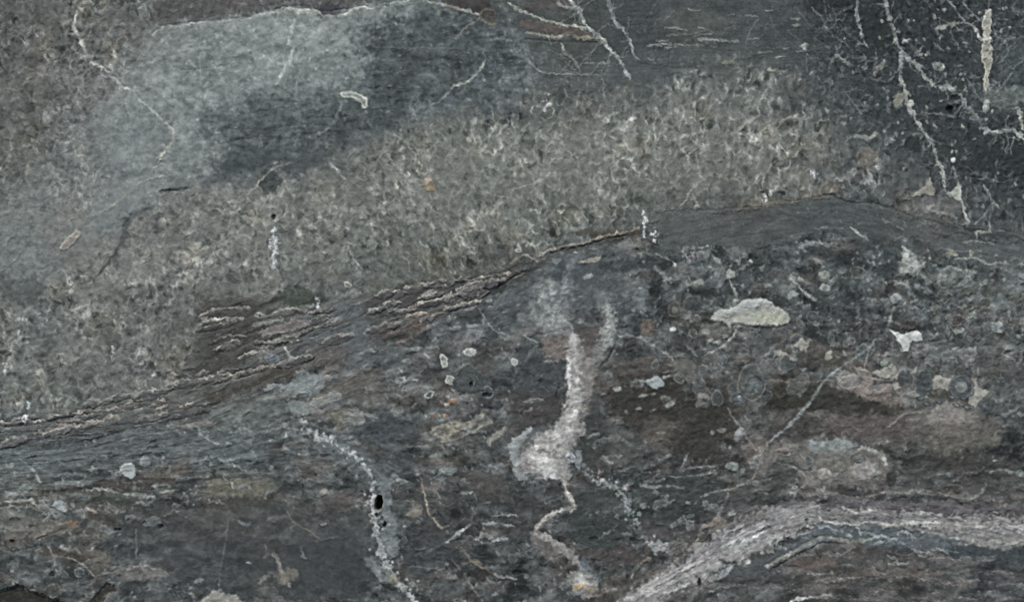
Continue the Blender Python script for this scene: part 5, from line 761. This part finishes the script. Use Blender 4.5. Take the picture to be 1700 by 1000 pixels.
vein([(1340, 823), (1355, 819), (1371, 817), (1396, 823), (1427, 828), (1450, 822), (1472, 818), (1500, 819), (1523, 815), (1561, 818)], [2, 2.5, 3, 2.5, 2.5, 3, 3, 2.5, 3, 2], (112, 108, 96), 'long thin line above the pale purple band', shade=3); line([(1561, 820), (1580, 826), (1606, 830), (1622, 826), (1630, 818), (1638, 806)], [2, 2.5, 4, 3, 4, 4], (126, 120, 110), a=.75); line([(1570, 808), (1585, 806), (1600, 812)], 2.5, (116, 118, 114), a=.7); line([(1645, 785), (1665, 780), (1680, 786)], 3.5, (128, 132, 128), a=.75, rag=1); clast(1694, 787, 9, 6, (118, 124, 120), 0, label='pale pebble at the right edge'); line([(1664, 795), (1662, 815)], 3, (104, 104, 100), a=.7); clast(1577, 790, 7, 5, (92, 98, 98), name=None); clast(1652, 766, 3, 2, (150, 150, 140), name=None); line([(1585, 800), (1600, 788), (1620, 786)], 3, (110, 112, 108), a=.6)

# ---- random small pebbles and streaks spread through the conglomerate
ok = (cong > .7) & (brown < .4)
def scatter(n, x0, x1, y0, y1):
    c_ = 0
    while c_ < n:
        x, y = x0 + (x1 - x0) * R.random(), y0 + (y1 - y0) * R.random(); i, j = np.searchsorted(ys, y), np.searchsorted(xs, x)
        if ok[i, j] and L[i, j] == 5: c_ += 1; yield x, y
for x0, y0 in scatter(230, -20, 1720, 460, 1010):
    k = 1.6 + 3.0 * R.random() ** 2; b = 100 + 44 * R.random(); clast(x0, y0, k * (1 + R.random()), k, (b, b + 3, b - 1), R.normal() * 25, name=None, a=.7, h=.8, irr=.5, soft=2.2)
for x0, y0 in scatter(70, -20, 1720, 500, 1010):
    k = 4 + 5 * R.random(); b = 86 + 24 * R.random(); clast(x0, y0, k * (1 + .7 * R.random()), k, (b, b + 3, b), R.normal() * 25, (b + 20, b + 22, b + 16) if R.random() < .4 else None, 2.4, a=.55, h=1.5, irr=.55, soft=3)
for x0, y0 in scatter(95, -20, 1720, 470, 1010):
    l = 8 + 26 * R.random(); an = R.normal() * .35 - .1; b = 104 + 40 * R.random()
    line([(x0, y0), (x0 + l * .5 * math.cos(an), y0 + l * .5 * math.sin(an) + R.normal() * 2), (x0 + l * math.cos(an), y0 + l * math.sin(an))], 1.6 + 2.2 * R.random(), (b, b + 3, b - 2), a=.6, rag=1, wob=1.8)
for x0, y0 in scatter(90, -20, 1720, 480, 1010):
    l = 5 + 14 * R.random(); line([(x0, y0), (x0 + l, y0 - l * .12 + R.normal() * 2)], 2 + 2 * R.random(), (46, 49, 49), a=.6, h=-2, rag=1)
for q in range(70):
    x0, y0 = 1160 + 560 * R.random(), 915 + 95 * R.random()
    if beds[np.searchsorted(ys, y0), np.searchsorted(xs, x0)] < .6: continue
    l = 14 + 50 * R.random(); b = 96 + 40 * R.random(); line([(x0, y0), (x0 + l * .5, y0 + R.normal() * 3), (x0 + l, y0 + R.normal() * 4)], 1.6 + 1.6 * R.random(), (b + 4, b, b - 5) if R.random() < .6 else (52, 52, 50), a=.6, rag=1, wob=1.8)

# ---- white droppings that ran down the face
def drip(x, y0, y1, wd, n, lab):
    k = part('white_splash', lab, None, 'splash')
    for q in range(n):
        t = R.random(); yy = y0 + (y1 - y0) * t ** 1.2; ww = wd * 1.3 * (.35 + .65 * math.sin(math.pi * min(1, t * 1.1 + .1)))
        s, al = clast(x + R.normal() * ww * .5, yy, 1.0 + 1.7 * R.random() ** 2 * min(1, wd / 5), 1 + 2.2 * R.random() ** 2, (180 + 16 * R.random(), 188 + 12 * R.random(), 196), name=None, a=.5 + .4 * R.random(), h=.6, irr=.5); L[s][al > .5] = k
drip(455, 380, 450, 6, 62, 'longest streak of white splashes on the speckled bed'); drip(116, 459, 498, 3, 13, 'short trail of white drops at left'); drip(7, 602, 622, 4, 12, 'white splash at the left edge'); drip(188, 575, 588, 3, 8, 'lone white fleck in the speckled bed at left'); drip(47, 668, 682, 4, 9, 'upper of two white splashes above the left ledge'); drip(40, 690, 702, 6, 16, 'lower of two white splashes above the left ledge'); drip(527, 494, 512, 3, 12, 'white drip on the ledge'); drip(1069, 350, 398, 4, 24, 'white streak crossing the end of the thin brown ledge'); drip(1086, 384, 402, 5, 16, 'white blot beside the streak'); drip(1270, 322, 336, 5, 11, 'white splash above the dark band'); drip(1353, 282, 300, 4, 8, 'small white fleck above the arching band'); drip(905, 165, 185, 5, 6, 'white fleck high in the speckled bed')

# ------------------------------------------------------------------ weathering of the whole face
wx = .4 * fbm(X / 5, Y / 5, 2, 91) + 1.2 * fbm(X / 12, Y / 12, 2, 92); wy = .4 * fbm(X / 5, Y / 5, 2, 93) + 1.2 * fbm(X / 12, Y / 12, 2, 94)
fine = np.ix_((ys > -15) & (ys < 1015), (xs > -15) & (xs < 1715))
jj, ii = np.meshgrid(np.arange(NX), np.arange(NY)); J = jj.copy(); I = ii.copy()
J[fine] = np.clip(np.rint(jj[fine] + wx[fine] / STEP), 0, NX - 1); I[fine] = np.clip(np.rint(ii[fine] + wy[fine] / STEP), 0, NY - 1)
C = C[I, J]; L = L[I, J]
def tidy():
    ii_, jj_ = np.nonzero(L >= 100); lab = L[ii_, jj_]; od = np.argsort(lab, kind='stable'); ii_, jj_, lab = ii_[od], jj_[od], lab[od]
    ids, st = np.unique(lab, return_index=True); en = list(st[1:]) + [len(lab)]
    for k, a, b in zip(ids, st, en):
        if PARTS[int(k)][0] == 'white_splash': continue
        cells = set(zip(ii_[a:b].tolist(), jj_[a:b].tolist())); best = []
        groups = []
        while cells:
            q = [cells.pop()]; g = []
            while q:
                i, j = q.pop(); g.append((i, j))
                for t in ((i + 1, j), (i - 1, j), (i, j + 1), (i, j - 1)):
                    if t in cells: cells.remove(t); q.append(t)
            groups.append(g)
        groups.sort(key=len)
        drop = groups if len(groups[-1]) < 10 else groups[:-1]
        for g in drop:
            for i, j in g: L[i, j] = LBASE[i, j]
tidy()
low = 1 - speck
C *= (1 + .10 * fbm(X / 17, Y / 13, 3, 95) + low * (.05 * fbm(X / 30, S1 / 6, 3, 96) + .035 * fbm(X / 7, S1 / 4, 2, 97)))[..., None]
g1, g2, gid = worley(Xw / 7, Yw / 6, 9)
fl = ss(.45, .15, g1) * low * (1 - slate)
C += (fl * ((gid > .92) * 19.0 - (gid < .06) * 12.0) * np.clip(.5 + fbm(X / 60, Y / 40, 2, 98), 0, 1))[..., None]
wisp = ss(.78, 1, 1 - np.abs(pn(Ux / 26, Vy / 11, 99)) * 2.3) * ss(.1, .5, fbm(X / 50, Y / 36, 2, 90)) * cong
C += (24 * wisp)[..., None]

# ------------------------------------------------------------------ finish of the map
C = C0 + 1.22 * (C - C0)
def blur(A, n):
    for ax in (0, 1):
        B = A.copy()
        for k in range(1, n + 1): B = B + np.roll(A, k, ax) + np.roll(A, -k, ax)
        A = B / (2 * n + 1)
    return A
soften = np.clip(.65 * pale + .4 * (cong + brown + beds) + .35 * slate + .3 * speck + .35 * lens, 0, .65)[..., None]
C = C * (1 - soften) + blur(C, 1) * soften
C += np.clip(cong + brown * .8 + beds * .6, 0, 1)[..., None] * np.array((-1.0, .3, .3), np.float32)
C += pale[..., None] * (15 * fbm(X / 26, Y / 20, 3, 171))[..., None]
C += .5 * (C - blur(C, 1)) + .35 * (C - blur(C, 5))
C += (3.0 * fbm(X / 2.2, Y / 2.2, 1, 81) + 3 * fbm(X / 5, Y / 5, 1, 82))[..., None]
g_ = C.mean(-1, keepdims=True)
C = g_ + .66 * (C - g_) + np.array((-1.9, .4, 2.8), np.float32) + 3
C = np.clip(C, 16, 235)

# ==== BUILD
lin = np.where(C / 255 <= .04045, C / 255 / 12.92, ((C / 255 + .055) / 1.055) ** 2.4).astype(np.float32)
lin = np.clip(lin * np.array(ALBEDO, np.float32), .004, .85)
if bpy:
    PX_, PZ_ = (X - 850) * PX, (500 - Y) * PX
    PY_ = -H * .001
    gx = np.gradient(PY_, axis=1) / np.gradient(PX_, axis=1); gz = np.gradient(PY_, axis=0) / np.gradient(PZ_, axis=0)
    N = np.stack([gx, -np.ones_like(gx), gz], -1); N /= np.linalg.norm(N, axis=-1, keepdims=True)
    for sl in ((0, slice(None)), (-1, slice(None)), (slice(None), 0), (slice(None), -1)): PY_[sl] = .55      # the block turns back at its far edges
    P = np.stack([PX_, PY_, PZ_], -1).reshape(-1, 3).astype(np.float32); N = N.reshape(-1, 3).astype(np.float32)
    COLR = np.concatenate([lin, np.ones(lin.shape[:2] + (1,), np.float32)], -1).reshape(-1, 4)

    def material(name, rough, bump, fine, var, spec=.35):
        m = bpy.data.materials.new(name); m.use_nodes = True; t = m.node_tree; b = t.nodes["Principled BSDF"]; n = t.nodes.new; k = t.links.new
        at = n("ShaderNodeAttribute"); at.attribute_name = "mineral"
        tc = n("ShaderNodeTexCoord")
        mp = n("ShaderNodeMapping"); mp.inputs['Scale'].default_value = (1, 1, 1.25); k(tc.outputs['Object'], mp.inputs[0])
        nz = n("ShaderNodeTexNoise"); nz.inputs['Scale'].default_value = fine; nz.inputs['Detail'].default_value = 5; nz.inputs['Roughness'].default_value = .65; k(mp.outputs[0], nz.inputs['Vector'])
        vo = n("ShaderNodeTexVoronoi"); vo.inputs['Scale'].default_value = fine * .8; k(mp.outputs[0], vo.inputs['Vector'])
        rp = n("ShaderNodeMapRange"); rp.inputs['From Min'].default_value = .25; rp.inputs['From Max'].default_value = .75; rp.inputs['To Min'].default_value = 1 - var; rp.inputs['To Max'].default_value = 1 + var; k(nz.outputs['Fac'], rp.inputs['Value'])
        mx = n("ShaderNodeVectorMath"); mx.operation = 'SCALE'; k(at.outputs['Color'], mx.inputs[0]); k(rp.outputs[0], mx.inputs['Scale'])
        k(mx.outputs[0], b.inputs['Base Color'])
        rr = n("ShaderNodeMapRange"); rr.inputs['To Min'].default_value = rough - .12; rr.inputs['To Max'].default_value = min(1, rough + .12); k(nz.outputs['Fac'], rr.inputs['Value']); k(rr.outputs[0], b.inputs['Roughness'])
        ad = n("ShaderNodeMath"); ad.operation = 'MULTIPLY_ADD'; ad.inputs[1].default_value = .4; k(vo.outputs['Distance'], ad.inputs[0]); k(nz.outputs['Fac'], ad.inputs[2])
        bp = n("ShaderNodeBump"); bp.inputs['Strength'].default_value = bump; bp.inputs['Distance'].default_value = .002; k(ad.outputs[0], bp.inputs['Height']); k(bp.outputs[0], b.inputs['Normal'])
        b.inputs['Specular IOR Level'].default_value = spec
        return m
    MAT = {'speckled': material("speckled_rock", .82, .55, 150, .22), 'smooth': material("smooth_rock", .74, .3, 170, .15), 'bedded': material("bedded_rock", .8, .45, 130, .18),
           'quartz': material("vein_quartz", .6, .4, 190, .14, .45), 'clast': material("pebble_stone", .7, .3, 160, .12), 'crack': material("crevice_rock", .9, .4, 150, .2, .2), 'splash': material("white_splash", .8, .2, 200, .1, .2)}

    root = bpy.data.objects.new("rock_face", None); col.objects.link(root); root.location = (0, 0, 0)
    root['label'] = "grey-green weathered rock face with pale veins, pebbles and folded beds"; root['category'] = "rock face"
    FL = L[:-1, :-1].ravel(); order = np.argsort(FL, kind='stable'); fs = FL[order]
    ids, start = np.unique(fs, return_index=True); ends = list(start[1:]) + [len(fs)]
    OBJ = {}; nobj = 0
    for fid, a, b in sorted(zip(ids, start, ends), key=lambda q: q[0]):
        fid = int(fid); f = order[a:b]; 
        name, label, par, mk = PARTS[fid]
        small = fid >= 100 and len(f) < 8
        if small: fid_p = par if isinstance(par, int) else 5
        r, c = np.divmod(f, NX - 1); v0 = r * NX + c
        q = np.stack([v0, v0 + NX, v0 + NX + 1, v0 + 1], 1)
        u, inv = np.unique(q, return_inverse=True)
        me = bpy.data.meshes.new(name); nf = len(f)
        me.vertices.add(len(u)); me.vertices.foreach_set("co", P[u].ravel())
        me.loops.add(nf * 4); me.loops.foreach_set("vertex_index", inv.astype(np.int32).ravel())
        me.polygons.add(nf); me.polygons.foreach_set("loop_start", np.arange(0, nf * 4, 4, dtype=np.int32))
        me.update(calc_edges=True)
        at = me.attributes.new("mineral", 'FLOAT_COLOR', 'POINT'); at.data.foreach_set("color", COLR[u].ravel())
        me.polygons.foreach_set("use_smooth", np.ones(nf, bool))
        me.normals_split_custom_set_from_vertices(N[u])
        me.materials.append(MAT[mk])
        o = bpy.data.objects.new(name, me); col.objects.link(o); OBJ[fid] = o; nobj += 1
        o.parent = OBJ[par] if isinstance(par, int) and par in OBJ else root
        if label: o['label'] = label
        if name == 'white_splash': o['kind'] = 'stuff'
    # the body of rock behind the face
    bk = bpy.data.meshes.new("rock_body"); x0, x1, z0, z1 = P[:, 0].min(), P[:, 0].max(), P[:, 2].min(), P[:, 2].max()
    bk.from_pydata([(x0, .55, z0), (x1, .55, z0), (x1, .55, z1), (x0, .55, z1)], [], [(0, 1, 2, 3)])
    ob = bpy.data.objects.new("rock_body", bk); col.objects.link(ob); ob.parent = root
    bm_ = material("back_rock", .85, .4, 20, .25)
    bk.materials.append(bm_)
    a_ = bk.attributes.new("mineral", 'FLOAT_COLOR', 'POINT'); a_.data.foreach_set("color", [.1, .11, .105, 1] * 4)
    print("pieces of rock:", nobj, "faces:", len(FL))
